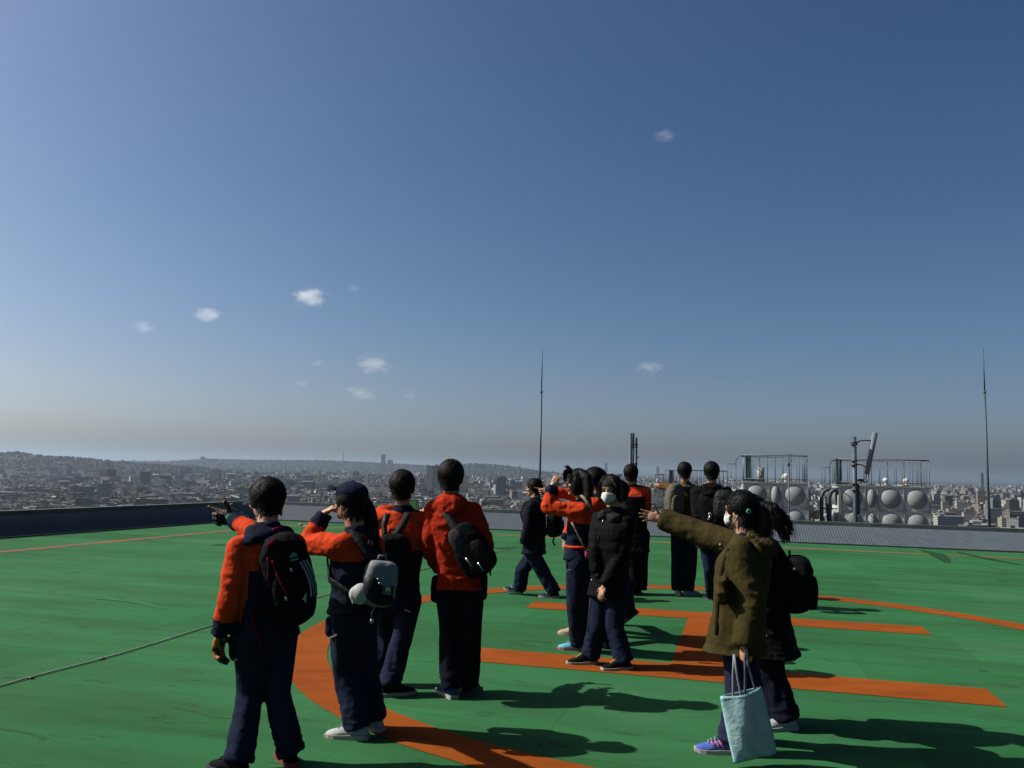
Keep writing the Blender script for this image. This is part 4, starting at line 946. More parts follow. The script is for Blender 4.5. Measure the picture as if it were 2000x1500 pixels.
class Person: pass
def person(label, D, th, head, hth, neck, pelvis, arms, legs, jacket, trousers, hair_style, seed, sw=.165, hpitch=0, hroll=0, hsc=.97, jm=None, drop=.072, pelv=1., jfat=0., depth=1., jpaint=None, quilt=0., hem=-.10,
           shoes=None, shoe_args={}, leg_r=(.092, .074, .078), sleeve=(.066, .054, .046), fold=.007, face_on=False, squint=.6, tmat=None, flare=0., collar=None, chest=1., lips=True, rootname='person', hands=True):
    """head / neck / pelvis: (px, py, dd); arms: {'L': (elbow, wrist, hand dir, thumb dir, palm dir, pose)}; legs: {'L': (knee, sole px py, foot heading, pitch, pivot)}"""
    p = Person(); P = lambda a: W(a[0], a[1], D + (a[2] if len(a) > 2 else 0))
    G = {s: Gd(*legs[s][1]) for s in legs}; c0 = sum(G.values(), Vector()) / len(G); root = thing(rootname, (c0.x, c0.y, 0), label, 'person', None); p.root = root; p.P = P
    N, PV, HC = P(neck), P(pelvis), P(head); H = frame(hth, hpitch, hroll); R, Fd = rt(th), fw(th); up = (N - PV).normalized()
    p.N, p.PV, p.HC, p.H, p.R, p.F, p.up, p.th = N, PV, HC, H, R, Fd, up, th
    T = Matrix((R, Fd, up)).transposed(); p.T = T; TL = (N - PV).length
    SH = {s: N - up * drop + R * (sw if s == 'R' else -sw) for s in 'LR'}; p.SH = SH
    A = {s: (SH[s], P(arms[s][0]), P(arms[s][1])) for s in arms}; p.A = A
    HIP = {s: PV + R * (.085 if s == 'R' else -.085) * pelv - up * .03 for s in 'LR'}
    AK = {}; p.shoes = {}
    for s in legs:
        ak, so = shoe(root, G[s], legs[s][2], legs[s][3], legs[s][4], **{**shoe_args, **(shoes or {}).get(s, {})}); AK[s] = ak; p.shoes[s] = so
    LG = {s: (HIP[s], P(legs[s][0]), AK[s]) for s in legs}; p.LG = LG
    # body: one continuous skin surface
    b = MB(); L = head_shape(b, HC, H, hsc); b.chain([HC + H @ Vector((0, -.02, -.05)) * hsc, N - up * .01], [.054, .060], 14)
    b.ell(N - up * .2, (.14, .085, .2), T, 16, 10); b.ell(PV, (.13, .09, .12), T, 16, 10); b.ell((N + PV) / 2 - up * .05, (.115, .08, .2), T, 14, 10)
    for s in A: b.chain(list(A[s]), [.042, .034, .0235], 12)
    b.chain([SH['L'], SH['R']], [.045, .045], 12)
    for s in LG: b.chain([LG[s][0], LG[s][1], LG[s][2]], [.07, .045, .032], 12); b.ell((LG[s][2] + G[s]) / 2 + Vector((0, 0, .01)), (.028, .028, .03), None, 10, 7)
    for s in arms:
        if hands and len(arms[s]) > 2 and arms[s][2] is not None: hand(b, A[s][2], *[Vector(v) for v in arms[s][2:5]], arms[s][5], .95)
    o = b.obj('body', M_skin, root); remesh(o, .0048, 2); p.body = o
    # trousers
    b = MB(); b.ell(PV - up * .0, (.146 * chest * pelv, .108 * pelv, .13), T, 18, 11); b.cone(PV - up * .02, PV + up * .10, .128 * pelv, .112 * pelv, 18, fdir=Fd, flat=.82)
    for s in LG:
        hp, kn, ak = LG[s]; lo = Vector(ak) - Vector((0, 0, .025)); b.chain([hp, kn, lo], list(leg_r), 16, ends=(1, 0)); b.cone(kn.lerp(lo, .9), lo, leg_r[2], leg_r[2] + flare, 16)
    o = b.obj('trousers', tmat or C_tr, root); remesh(o, .0115, 4); displace(o, trouser_fold(seed, .0065)); p.trousers = o
    # jacket
    b = MB(); f = jfat; prof = [(hem, .168 + f + .01, .128 + f + .01), (hem + .05, .162 + f, .122 + f), (.12, .148 + f, .112 + f), (TL * .55, .166 + f, .122 + f), (TL * .76, .178 + f, .12 + f), (TL - .085, .155 + f * .6, .098 + f * .6), (TL - .02, .092, .075), (TL + .03, .062, .062)]
    if hem < -.09: prof[0] = (hem, prof[0][1] + .006, prof[0][2] + .008); prof[1] = (hem + .05, prof[1][1] + .004, prof[1][2] + .006)
    rings = []
    for z, a, bb in prof:
        sg = lambda v, e: math.copysign(abs(v) ** e, v); cz = PV + up * z; rings.append([cz + R * (a * chest * 1.0 * sg(math.cos(2 * math.pi * k / 32), .78)) + Fd * (bb * depth * 1.0 * sg(math.sin(2 * math.pi * k / 32), .68)) for k in range(32)])
    b.loft(rings)
    for s in A:
        sh, el, wr = A[s]; r0, r1, r2 = [r + f * .8 for r in sleeve]; b.chain([N.lerp(sh, .45) - up * .03, sh, sh.lerp(el, .5), el, el.lerp(wr, .5), wr], [.075 + f * .5, r0, (r0 + r1) / 2 + .004, r1 + .002, (r1 + r2) / 2 + .003, r2], 14, ends=(1, 0))
    o = b.obj('jacket', jm or [jacket], root); remesh(o, .0105, 3); displace(o, fold_fn(seed + 20, fold, quilt)); p.jacket = o
    if jpaint: paint(o, lambda c: jpaint(p, c))
    if collar:
        b = MB(); b.chain([N - up * .01, N + up * .045], [.078, .066], 16, ends=(0, 0)); o = b.obj('collar', collar, root); remesh(o, .009, 2); displace(o, fold_fn(seed + 9, .004))
    if hair_style: p.hair = hair(root, HC, H, hair_style, seed, hsc)
    if face_on: face(root, HC, H, hsc, squint=squint, lips=lips)
    return p
def segd(C, a, b):                        # distance to a segment and position along it
    a = np.array(a[:]); b = np.array(b[:]); d = b - a; t = np.clip(((C - a) @ d) / (d @ d), 0, 1); return np.linalg.norm(C - (a + t[:, None] * d), axis=1), t
def uniform_paint(p, C, yoke=.16, cuff=.16, side=None):
    """two-tone uniform: orange yoke and sleeves, navy lower body and cuffs; 0 orange, 1 navy"""
    N = np.array(p.N[:]); up = np.array(p.up[:]); R = np.array(p.R[:]); h = (C - N) @ up; lat = np.abs((C - N) @ R); m = (h < -yoke).astype(int)
    best = np.full(len(C), 9.); sl = np.zeros(len(C), int)
    for s, (sh, el, wr) in p.A.items():
        d1, t1 = segd(C, sh, el); d2, t2 = segd(C, el, wr); d = np.minimum(d1, d2); on = (d < .085) & ((d2 < d1) | (t1 > .22)); L2 = (wr - el).length
        cuffm = (d2 <= d1) & ((1 - t2) * L2 < cuff * .5) & (t2 > .4); sl = np.where(on & (d < best), np.where(cuffm, 1, 0), sl); m = np.where(on, sl, m); best = np.minimum(best, d)
    m = np.where((h > .0) & (np.linalg.norm(C - N, axis=1) < .11), 1, m)
    return m
UJ = [C_or, C_nv]

def strap_pair(bag, p, top, bot, w=.055, m=C_bk2, off=.075, fat=0., sides='LR'):
    for s in sides:
        k = 1 if s == 'R' else -1; up, R, F = p.up, p.R, p.F; N = p.N
        pts = [top + R * k * .045, N - up * .035 + R * k * off - F * (.092 + fat), N - up * (.0 - fat * .3) + R * k * (off + .015) - F * .03, N - up * .03 + R * k * (off + .02) + F * (.075 + fat), N - up * .16 + R * k * (off + .045) + F * (.12 + fat), N - up * .27 + R * k * (off + .085) + F * (.06 + fat), bot + R * k * .10 + F * .02]
        q = []
        for i in range(len(pts) - 1):
            for t in (0, .5): q.append(pts[i].lerp(pts[i + 1], t))
        q.append(pts[-1]); c = N - up * .14
        b = MB(); b.band(q, w, .012, [(x - c - up * (x - c).dot(up) * .3).normalized() for x in q]); b.obj('strap', m, bag)
def backpack(label, p, c, th, size, roll=0, m=C_bk2, pm=None, pocket=True, straps=True, zipm=None, seed=1, tilt=0, handle=None, name='backpack', cat='backpack', strap_m=None, sides='LR', fat=0., strap_off=.075, pw=.72):
    w, h, d = size; T = frame(th, tilt, roll); bag = thing(name, c, label, cat)
    def L(x, y, z): return c + T @ Vector((x, -y, z))           # y: away from the wearer's back
    b = MB(); b.ell(L(0, 0, 0), (w / 2, d / 2, h / 2), T, 26, 18, pw=pw); b.ell(L(0, -d * .15, -h * .05), (w * .5, d * .35, h * .45), T, 22, 14, pw=.6)
    o = b.obj('main_compartment', m, bag); remesh(o, .009, 3); displace(o, fold_fn(seed, .006))
    if pocket:
        b = MB(); b.ell(L(0, d * .42, -h * .14), (w * .38, d * .2, h * .29), T, 20, 13, pw=.65); k = b.obj('front_pocket', pm or m, bag); remesh(k, .008, 2); displace(k, fold_fn(seed + 5, .003))
    for sy, zz, ww in ((.30, .02, .96), ) if zipm else ():
        b = MB(); b.tube([L(ww * w / 2 * math.cos(a) * (1 if abs(math.cos(a)) < .9 else .99), d * sy * .6, h * .46 * math.sin(a) * 1.0 + h * .02) for a in [math.pi * (-.1 + 1.2 * k / 18) for k in range(19)]], .0045, 6); b.obj('zip', zipm, bag)
    b = MB(); b.tube([L(-.03, -d * .2, h * .47), L(-.02, -d * .2, h * .47 + .035), L(.02, -d * .2, h * .47 + .035), L(.03, -d * .2, h * .47)], .008, 8); b.obj('grab_handle', handle or m, bag)
    if straps: strap_pair(bag, p, L(0, -d * .3, h * .42), L(0, -d * .3, -h * .4), m=strap_m or m, sides=sides, fat=fat, off=strap_off)
    return bag, L, T
V3 = Vector
# 1 --- boy at the left, pointing, seen from behind
p1 = person('boy at far left in orange and navy jacket pointing with a gloved hand', 4.58, 42, (520, 977, .05), 50, (522, 1035, .0), (520, 1232, 0),
    {'L': ((452, 1157, -.16), (431, 1238, -.12)), 'R': ((500, 1044, .42), (455, 1014, .58))},
    {'L': ((488, 1352, .0), (447, 1507), 62, 0, 0), 'R': ((541, 1355, .02), (560, 1486), 30, 0, 0)}, C_or, C_tr, 'short', 11, sw=.160, drop=.095, hsc=1.0, jm=UJ, jpaint=lambda p, C: uniform_paint(p, C, .20, .17),
    leg_r=(.094, .067, .074), sleeve=(.070, .058, .050), face_on=True, collar=C_nv, shoe_args=dict(up=C_bk, sole=M_dsol, lace=C_gy), shoes={'R': dict(sole=mat('reddish_sole', (.16, .03, .03), .7))}, hpitch=-3, hem=-.02)
b = MB(); w = p1.A['L'][2]; hand(b, w, (-.12, .05, -1), (.35, 1, 0), (1, .1, 0), 'relax', 1.14, .004); b.chain([w + V3((0, 0, .03)), w + V3((0, 0, -.03))], [.038, .032], 12); o = b.obj('glove', [M_gl, M_glo], p1.root, smooth=True); remesh(o, .0045, 1)
zz = w.z; paint(o, lambda C: ((vn(C * 42, 4) > -.15) & (C[:, 2] < zz - .015) & (C[:, 2] > zz - .125)).astype(int))
b = MB(); w = p1.A['R'][2]; dd = (W(400, 1003, 5.18) - w).normalized(); hand(b, w, dd, (0.1, .0, 1), (-.2, -1, 0), 'point', 1.18, .005); b.chain([w - dd * .03, w + dd * .02], [.037, .033], 12); o = b.obj('glove', [M_gl, M_glo], p1.root); remesh(o, .0045, 1)
paint(o, lambda C: ((np.abs(np.sin((C @ np.array(dd[:])) * 130)) < .22) & (C[:, 2] > w.z + .012)).astype(int))
b = MB(); e = p1.A['R'][1]; b.cone(w + (w - e) * .12, w + (e - w) * .16, .040, .050, 16); o = b.obj('inner_cuff', C_grn, p1.root)
# folded hood-like collar flap over the shoulders
b = MB(); N = p1.N; R, F, up = p1.R, p1.F, p1.up
b.ell(N - up * .015 - F * .03, (.145, .095, .045), p1.T @ Matrix.Rotation(.35, 3, 'X'), 22, 12); b.ell(N - R * .11 - up * .04 - F * .03, (.07, .075, .03), p1.T @ Matrix.Rotation(-.5, 3, 'Y'), 18, 10); o = b.obj('folded_collar', C_nv, p1.root); remesh(o, .009, 2); displace(o, fold_fn(31, .006))
cb = W(562, 1130, 4.50); bag1, BL, BT = backpack('black sports backpack with three white stripes and magenta zips on the pointing boy at left', p1, cb, 24, (.275, .50, .21), m=C_bk, zipm=None, handle=C_pk, seed=3, roll=-14, strap_m=C_bk2)
bo = [c for c in COL.objects if c.parent is bag1 and c.name.split('.')[0] in ('main_compartment', 'front_pocket')]; DD = BT @ V3((0, 1, 0))
def on(x, z, off=.002): return snap(bo, BL(x, 0, z), DD, off)
for k in range(3):
    b = MB(); b.band([on(.066 + k * .018 + .024 * math.sin(t * 2.4), .085 - .19 * t) for t in [i / 10 for i in range(11)]], .009, .004, -DD); b.obj('white_stripe', M_wst, bag1)
b = MB(); b.tube([on(-.050 - .02 * math.cos(t * 2.2), .13 - .19 * t, .003) for t in [i / 10 for i in range(11)]], .006, 6); b.obj('magenta_zip', C_pk, bag1)
b = MB(); b.tube([on(-.105 + .015 * math.cos(t * 2.2), .15 - .12 * t, .003) for t in [i / 8 for i in range(9)]], .0045, 6); b.obj('magenta_zip', C_pk, bag1)
b = MB(); b.band([on(-.075, .20), on(-.045, .215), on(-.02, .222)], .03, .006, -DD); b.obj('magenta_top_tab', C_pk, bag1)
b = MB(); b.box(on(-.045, -.075, .006), (.012, .008, .022), BT); b.obj('zip_pull', M_met, bag1)
b = MB(); b.box(on(.01, .06, .006), (.010, .008, .02), BT); b.obj('zip_pull', M_met, bag1)
b = MB()
for k, (x, z, hh) in enumerate(((-.013, 0, .018), (0, .004, .026), (.013, 0, .018))): b.box(on(.04 + x, .125 + z), (.008, .004, hh), BT @ Matrix.Rotation((k - 1) * -.5, 3, 'Y'))
b.band([on(.020, .104), on(.041, .103), on(.062, .102)], .007, .004, -DD); b.obj('emblem', M_wst, bag1, smooth=False)
b = MB(); b.add([on(.035, -.10), on(.062, -.075), on(.05, -.13)], [(0, 1, 2)]); b.obj('reflective_patch', M_refl, bag1, smooth=False)
b = MB(); b.band([BL(-.10, .0, -.16), W(488, 1190, 4.42), W(502, 1235, 4.42), W(523, 1283, 4.43)], .03, .006, V3((0, -1, .2))); b.obj('hanging_strap', cloth('dark_magenta_webbing', (.045, .006, .016)), bag1)
def trim(p, a, bb, D, w=.010, dz=0):
    b = MB(); A, B_ = W(*a, D), W(*bb, D); b.band([A, (A + B_) / 2 + V3((0, 0, dz)), B_], w, .006, V3((-.3, -1, .1))); b.obj('pocket_piping', M_refl, p.root, smooth=False)
def pocket(p, px, py, D, w, h, m=C_tr, th=0):
    b = MB(); b.ell(W(px, py, D), (w / 2, .03, h / 2), frame(th), 16, 10, pw=.55); o = b.obj('cargo_pocket', m, p.root); remesh(o, .009, 2); displace(o, fold_fn(int(px), .003))
pocket(p1, 466, 1255, 4.53, .10, .19, th=50); trim(p1, (458, 1289), (484, 1280), 4.475)

# 2 --- girl with the cap
p2 = person('girl in navy cap and glasses raising a hand to the brim', 5.12, 58, (683, 982, 0), 64, (697, 1040, 0), (691, 1196, 0),
    {'L': ((604, 1062, .02), (634, 1003, .04), (.75, .1, .6), (.3, -.9, .3), (.4, .3, -.9), 'fist'), 'R': ((742, 1120, .2), (725, 1190, .22))},
    {'L': ((675, 1310, .0), (679, 1441), 82, 0, 0), 'R': ((712, 1312, .12), (712, 1424), 70, 0, 0)}, C_or, C_tr, 'tied', 12, sw=.135, hsc=.95, jm=UJ, jpaint=lambda p, C: uniform_paint(p, C, .155, .16),
    leg_r=(.086, .080, .078), sleeve=(.072, .064, .05), face_on=True, collar=C_nv, shoe_args=dict(up=C_wh, sole=M_sol, lace=M_wst), hpitch=4, hem=-.0, chest=.93, fold=.009)
def HP(p, x, y, z): return p.HC + p.H @ V3((x, y, z))
b = MB(); H = p2.H; b.ell(HP(p2, 0, -.012, .062), (.090, .106, .072), H, 24, 14); o = b.obj('cap', C_cap, p2.root); remesh(o, .007, 2)
b = MB(); R_ = []
for i in range(9):
    x = -.07 + .14 * i / 8; y0 = .075 - .3 * x * x * 10 * .12; y1 = .165 - x * x * 9; R_.append([HP(p2, x, y0, .068), HP(p2, x, (y0 + y1) / 2, .078 - x * x * 2), HP(p2, x, y1, .088 - x * x * 6), HP(p2, x, y1, .094 - x * x * 6), HP(p2, x, (y0 + y1) / 2, .084 - x * x * 2), HP(p2, x, y0, .074)])
b.loft(R_); b.obj('brim', C_cap, o)
b = MB(); b.ell(HP(p2, 0, -.012, .135), (.009, .009, .005), H, 8, 6); b.obj('button', C_cap, o)
def glasses(p, sc=1.):
    g = None
    b = MB()
    for s in (-1, 1):
        c = HP(p, s * .033, .100, -.004); b.tube([c + p.H @ V3((.024 * math.cos(a), 0, .019 * math.sin(a))) for a in [2 * math.pi * k / 14 for k in range(15)]], .0022, 6)
        b.tube([HP(p, s * .057, .100, .002), HP(p, s * .075, .06, .004), HP(p, s * .08, -.005, -.002)], .002, 6)
    b.tube([HP(p, -.01, .1, 0), HP(p, .01, .1, 0)], .002, 6); b.obj('glasses', mat('black_frame', (.006, .006, .007), .3), p.root)
glasses(p2); glasses(p1)
tail(p2.root, [W(714, 975, 5.2), W(722, 1000, 5.18), W(727, 1035, 5.12), W(728, 1075, 5.06), W(724, 1110, 5.02)], [.028, .042, .044, .040, .018], 160, 5, .008, .02)
b = MB(); b.ell(W(714, 978, 5.19), (.026, .02, .026), None, 12, 8); b.obj('hair_tie', C_gy, p2.root)
cb = W(742, 1140, 4.98); bag2, BL, BT = backpack('small white and black leather backpack hanging behind the girl in the cap', p2, cb, 26, (.195, .265, .12), pw=.5, m=cloth('shaded_white_leather', (.17, .19, .21), rough=.6, bump=.2), pm=C_bk2, pocket=False, seed=8, strap_m=C_bk2, roll=6)  # white leather, its shade put into a darker grey base colour
b = MB(); b.ell(BL(-.052, .035, -.03), (.052, .052, .085), BT @ Matrix.Rotation(-.35, 3, 'Y'), 18, 12); o = b.obj('black_side_pocket', C_bk2, bag2)
b = MB(); b.ell(BL(.015, .045, -.085), (.075, .04, .035), BT, 18, 10); b.obj('black_lower_pocket', C_bk2, bag2)
b = MB(); b.box(BL(.025, .078, -.02), (.028, .012, .022), BT); b.obj('buckle', M_met, bag2, smooth=False)
for dx in (-.01, .055):
    b = MB(); b.band([BL(dx, .068, .0), BL(dx, .083, -.04), BL(dx, .078, -.08)], .010, .006, BT @ V3((0, -1, 0))); b.obj('flap_strap', C_bk2, bag2)
b = MB(); b.ell(BL(-.045, .090, .035), (.006, .004, .006), None, 8, 6); b.ell(BL(-.035, .094, .012), (.006, .004, .006), None, 8, 6); b.obj('stud', M_met, bag2)
b = MB(); b.tube([BL(-.03, .05, -.13), W(725, 1198, 4.92), W(726, 1212, 4.92)], .003, 5); b.ell(W(726, 1213, 4.92), (.012, .006, .014), None, 8, 6); b.obj('dangling_charm', M_met, bag2)
b = MB(); b.ell(W(704, 1160, 4.93), (.055, .05, .062), None, 16, 11); b.ell(W(692, 1160, 4.92), (.032, .03, .042), None, 12, 8); b.ell(W(690, 1172, 4.91), (.011, .012, .03), None, 10, 7); o = b.obj('plush_charm', mat('white_plush', (.42, .43, .40), .9, .1, 30, .4, 120), bag2); remesh(o, .008, 2)
pocket(p2, 650, 1222, 5.05, .11, .13, th=70); trim(p2, (640, 1248), (658, 1239), 4.965)

# 3 --- boy filming, orange uniform back
p3 = person('boy seen from behind in orange and navy uniform holding up a green-screened device', 6.12, 8, (786, 952, .02), -4, (787, 998, 0), (776, 1165, 0),
    {'L': ((748, 1003, .22), (776, 1000, .40), (.8, .3, 0.2), (.1, .0, 1), (.4, 1, 0), 'half'), 'R': ((838, 1058, .02), (829, 1020, .26), (-.25, .45, 1), (-.9, 0, .3), (-.3, 1, 0), 'pinch')},
    {'L': ((757, 1238, .18), (742, 1336), -35, 0, 0), 'R': ((787, 1240, -.02), (776, 1357), -62, 0, 0)}, C_or, C_tr, 'short', 13, sw=.160, hsc=1.02, jm=UJ, jpaint=lambda p, C: uniform_paint(p, C, .27, .14),
    leg_r=(.092, .078, .080), sleeve=(.070, .06, .05), collar=C_nv, shoe_args=dict(up=C_bk, sole=M_sol), hem=-.02, face_on=False)
bag3, BL, BT = backpack('black backpack with wide grey straps on the boy filming', p3, W(766, 1092, 5.93), 8, (.27, .36, .14), 0, m=C_bk, seed=15, straps=False)
for a in ([(757, 1003), (750, 1025), (752, 1052), (758, 1072)], [(797, 1002), (789, 1022), (773, 1045), (760, 1068)]):
    b = MB(); b.band([W(x, y, 5.975 - .02 * i) for i, (x, y) in enumerate(a)], .052 if a[0][0] > 780 else .04, .012, V3((0, -1, .2))); b.obj('strap', C_gy if a[0][0] > 780 else C_bk2, bag3)
b = MB()
for x, y, x2, y2 in ((751, 1013, 755, 1020), (755, 1013, 751, 1021), (749, 1018, 758, 1017), (754, 1011, 754, 1023), (760, 1014, 757, 1022), (763, 1018, 767, 1017), (765, 1017, 762, 1023), (757, 1023, 759, 1026)):
    b.tube([W(x, y, 5.965), W(x2, y2, 5.96)], .0035, 5)
b.obj('back_lettering', mat('dark_print', (.06, .008, .006), .8), p3.root)
dv = thing('tablet', W(806, 995, 6.55), 'slim device with a green screen held up by the boy filming', 'device')
T = frame(0, 4, 2); b = MB(); b.box(W(806, 995, 6.55), (.095, .012, .155), T); b.obj('casing', M_wst, dv, smooth=False)
b = MB(); b.box(W(806, 996, 6.542), (.083, .004, .14), T); ms = mat('green_screen_glass', (.02, .075, .03), .25, spec=.5); ms.node_tree.nodes['Principled BSDF'].inputs['Emission Color'].default_value = (.03, .12, .045, 1); ms.node_tree.nodes['Principled BSDF'].inputs['Emission Strength'].default_value = .35; b.obj('screen', ms, dv, smooth=False)
b = MB(); b.box(W(813, 994, 6.541), (.006, .006, .16), T); b.obj('strap_edge', C_bei, dv, smooth=False)
trim(p3, (789, 1190), (801, 1195), 6.0, .006)
pocket(p3, 800, 1172, 6.1, .10, .2)

# 4 --- tall boy in the red hoodie
p4 = person('tall boy seen from behind in a plain red hooded sweatshirt and navy trousers', 6.06, -3, (880, 933, .0), 2, (884, 978, 0), (897, 1142, 0),
    {'L': ((837, 1070, .0), (857, 1110, .22)), 'R': ((949, 1062, .0), (938, 1106, .2))},
    {'L': ((878, 1238, .0), (873, 1357), 28, 0, 0), 'R': ((921, 1236, .02), (918, 1349), -14, 0, 0)}, C_red, C_tr, 'short', 14, sw=.145, hsc=1.04, leg_r=(.090, .076, .076), sleeve=(.066, .060, .048), collar=None,
    shoe_args=dict(up=cloth('blue_mesh', (.03, .07, .17)), sole=M_sol, lace=M_wst, accent=M_wst), shoes={'R': dict(up=C_bk, sole=M_dsol, accent=None, lace=None)}, hem=-.03, tmat=cloth('dark_navy_trousers', (.006, .008, .016)), hroll=3, fold=.008, chest=.97)
b = MB(); N, R, F, up = p4.N, p4.R, p4.F, p4.up
b.ell(N - F * .055 + up * .0, (.115, .085, .055), p4.T @ Matrix.Rotation(.35, 3, 'X'), 22, 12); b.ell(N - F * .10 - up * .045, (.095, .045, .065), p4.T, 18, 11); b.ell(N + F * .02 + up * .01, (.09, .07, .05), p4.T, 18, 11)
o = b.obj('hood', C_red, p4.root); remesh(o, .009, 2); displace(o, fold_fn(44, .011))
b = MB(); b.tube([N + R * x - F * .055 + up * (.050 - abs(x) * .2) for x in (-.06, -.03, 0, .03, .06)], .008, 8); b.obj('shirt_collar', C_wh, p4.root)
cb = W(921, 1073, 5.88); sb = thing('sling_bag', cb, 'black and grey sling bag slanting across the back of the red hoodie', 'bag')
T = frame(-3, 0, -33)
def BL(x, y, z): return cb + T @ V3((x, -y, z))
b = MB(); b.ell(cb, (.115, .06, .20), T, 24, 16, pw=.75); b.ell(BL(.0, .0, -.06), (.13, .055, .13), T, 20, 12, pw=.6); o = b.obj('main_compartment', C_bk, sb); remesh(o, .008, 3); displace(o, fold_fn(9, .005))
b = MB(); b.ell(BL(-.045, .018, .09), (.06, .052, .10), T, 20, 12, pw=.8); o = b.obj('grey_panel', C_gy, sb); remesh(o, .007, 2)
b = MB(); b.ell(BL(.015, .030, -.06), (.088, .040, .125), T, 18, 12, pw=.62); b.obj('front_pocket', C_bk2, sb)
for a in ((-.055, -.06), (.00, -.13)):
    b = MB(); b.tube([BL(a[0], .078, a[1] + .035), BL(a[0] + .004, .085, a[1]), BL(a[0] + .004, .085, a[1] - .035)], .004, 6); b.obj('zip_pull', M_met, sb)
b = MB(); b.tube([BL(-.085, .045, .12 - .26 * t + .0) + T @ V3((.05 * t * t, -.02 * t, 0)) for t in [i / 8 for i in range(9)]], .004, 6); b.obj('zip', C_gy, sb)
b = MB(); b.band([W(858, 982, 6.10), W(864, 990, 5.96), W(874, 1008, 5.925), W(888, 1030, 5.90), W(900, 1045, 5.89)], [.04, .045, .05, .07, .09], .012, V3((0, -1, .15))); b.obj('strap', C_bk2, sb)
b = MB(); b.band([BL(.07, 0, -.16), W(958, 1120, 6.05), W(945, 1090, 6.2)], .035, .01, V3((.5, -1, 0))); b.obj('strap', C_bk2, sb)
pocket(p4, 853, 1150, 6.1, .09, .2, cloth('dark_navy_trousers', (.006, .008, .016))); pocket(p4, 942, 1145, 6.1, .08, .2, cloth('dark_navy_trousers', (.006, .008, .016)))

# 5 --- boy walking to the left
p5 = person('boy walking left in a dark navy puffer jacket, hands in pockets, backpack on', 10.7, 70, (1043, 953, 0), 80, (1045, 978, 0), (1043, 1072, 0),
    {'L': ((1031, 1032, -.16), (1023, 1062, -.12)), 'R': ((1033, 1030, .2), (1024, 1058, .18))},
    {'L': ((1061, 1118, -.05), (1073, 1167), 82, 0, 0), 'R': ((1020, 1113, .06), (1002, 1160), 82, -14, -.1)}, C_puf, C_tr, 'short', 15, sw=.15, hsc=.98, jfat=.014, quilt=.006, leg_r=(.10, .088, .086), hem=-.06, hpitch=2,
    shoe_args=dict(up=cloth('dark_blue_mesh', (.02, .03, .045)), sole=M_sol, lace=M_wst, accent=M_wst), collar=C_puf, face_on=True)
bag5, _, _ = backpack('black backpack with a dangling pale strap on the walking boy', p5, p5.N - p5.F * .25 - p5.up * .27 + V3((.02, 0, 0)), 70, (.30, .36, .17), 0, m=C_bk, seed=25, fat=.03, pm=C_bk)
b = MB(); b.band([W(1081, 1040, 10.6), W(1082, 1050, 10.58), W(1080, 1058, 10.6), W(1084, 1066, 10.6)], .022, .005, V3((0, -1, 0)))
b.obj('dangling_strap', C_gy, bag5)

# 6 --- girl holding her hair
p6 = person('girl in orange and navy uniform holding down her windblown hair with a raised bare hand', 7.5, 78, (1128, 943, 0), 82, (1140, 982, 0), (1130, 1092, 0),
    {'L': ((1072, 989, -.06), (1080, 948, -.04), (.5, .1, 1), (.8, -.2, -.1), (.7, .6, -.4), 'half'), 'R': ((1150, 1045, .2), (1140, 1085, .2))},
    {'L': ((1124, 1178, -.02), (1118, 1269), 80, 0, 0), 'R': ((1150, 1178, .14), (1158, 1262), 75, 0, 0)}, C_or, C_tr, 'long', 16, sw=.13, hsc=1.0, jm=UJ, jpaint=lambda p, C: uniform_paint(p, C, .175, .16),
    leg_r=(.094, .085, .082), sleeve=(.072, .066, .052), face_on=True, collar=C_nv, shoe_args=dict(up=cloth('turquoise_mesh', (.10, .36, .46)), sole=mat('pink_sole', (.40, .16, .18), .6), lace=M_wst), hem=.0, chest=.95, fold=.010)
tail(p6.root, [W(1138, 927, 7.45), W(1146, 934, 7.42), W(1149, 950, 7.4), W(1149, 968, 7.38)], [.05, .052, .045, .028], 200, 6, .009, .03, name='loose_hair')
V, Fc = [], []; g = random.Random(4)
for k in range(60):
    a = W(1112 + g.uniform(-4, 6), 918 + g.uniform(-3, 6), 7.45); m = W(1103 + g.uniform(-3, 3), 930 + g.uniform(-8, 6), 7.42); e = W(1106 + g.uniform(-4, 4), 942 + g.uniform(-8, 4), 7.42)
    lock(V, Fc, [a, a.lerp(m, .6) + V3((-.01, 0, .01)), m, m.lerp(e, .5) + V3((-.01, 0, 0)), e], .008, V3((0, -1, .2)))
for k in range(26):
    a = W(1118, 917, 7.42); m = W(1109 + g.uniform(-2, 2), 912 + g.uniform(-3, 3), 7.42); e = W(1100 + g.uniform(-2, 6), 909 + g.uniform(-2, 5), 7.42); lock(V, Fc, [a, m, e], .006, V3((0, -1, .2)))
b = MB(); b.add(V, Fc); b.obj('windblown_fringe', M_hair, p6.root)
b = MB(); w = p6.A['L'][2]; d = V3((.25, 0, 1)).normalized(); b.tube([w + d * .01 + V3((.031 * math.cos(a), .031 * math.sin(a), 0)) for a in [2 * math.pi * k / 14 for k in range(15)]], .004, 6); b.obj('bracelet', M_met, p6.root)
b = MB(); b.tube([p6.PV + p6.up * .115 + p6.R * .155 * math.cos(a) + p6.F * .122 * math.sin(a) for a in [2 * math.pi * k / 30 for k in range(31)]], .013, 8); b.obj('hem_band', C_or, p6.root)
pch = thing('shoulder_pouch', W(1150, 1080, 7.3), 'small pink pouch on a beige strap hanging behind the girl holding her hair', 'pouch')
b = MB(); b.ell(W(1150, 1082, 7.28), (.035, .02, .04), None, 16, 10, pw=.7); b.obj('pouch_body', C_pnk, pch)
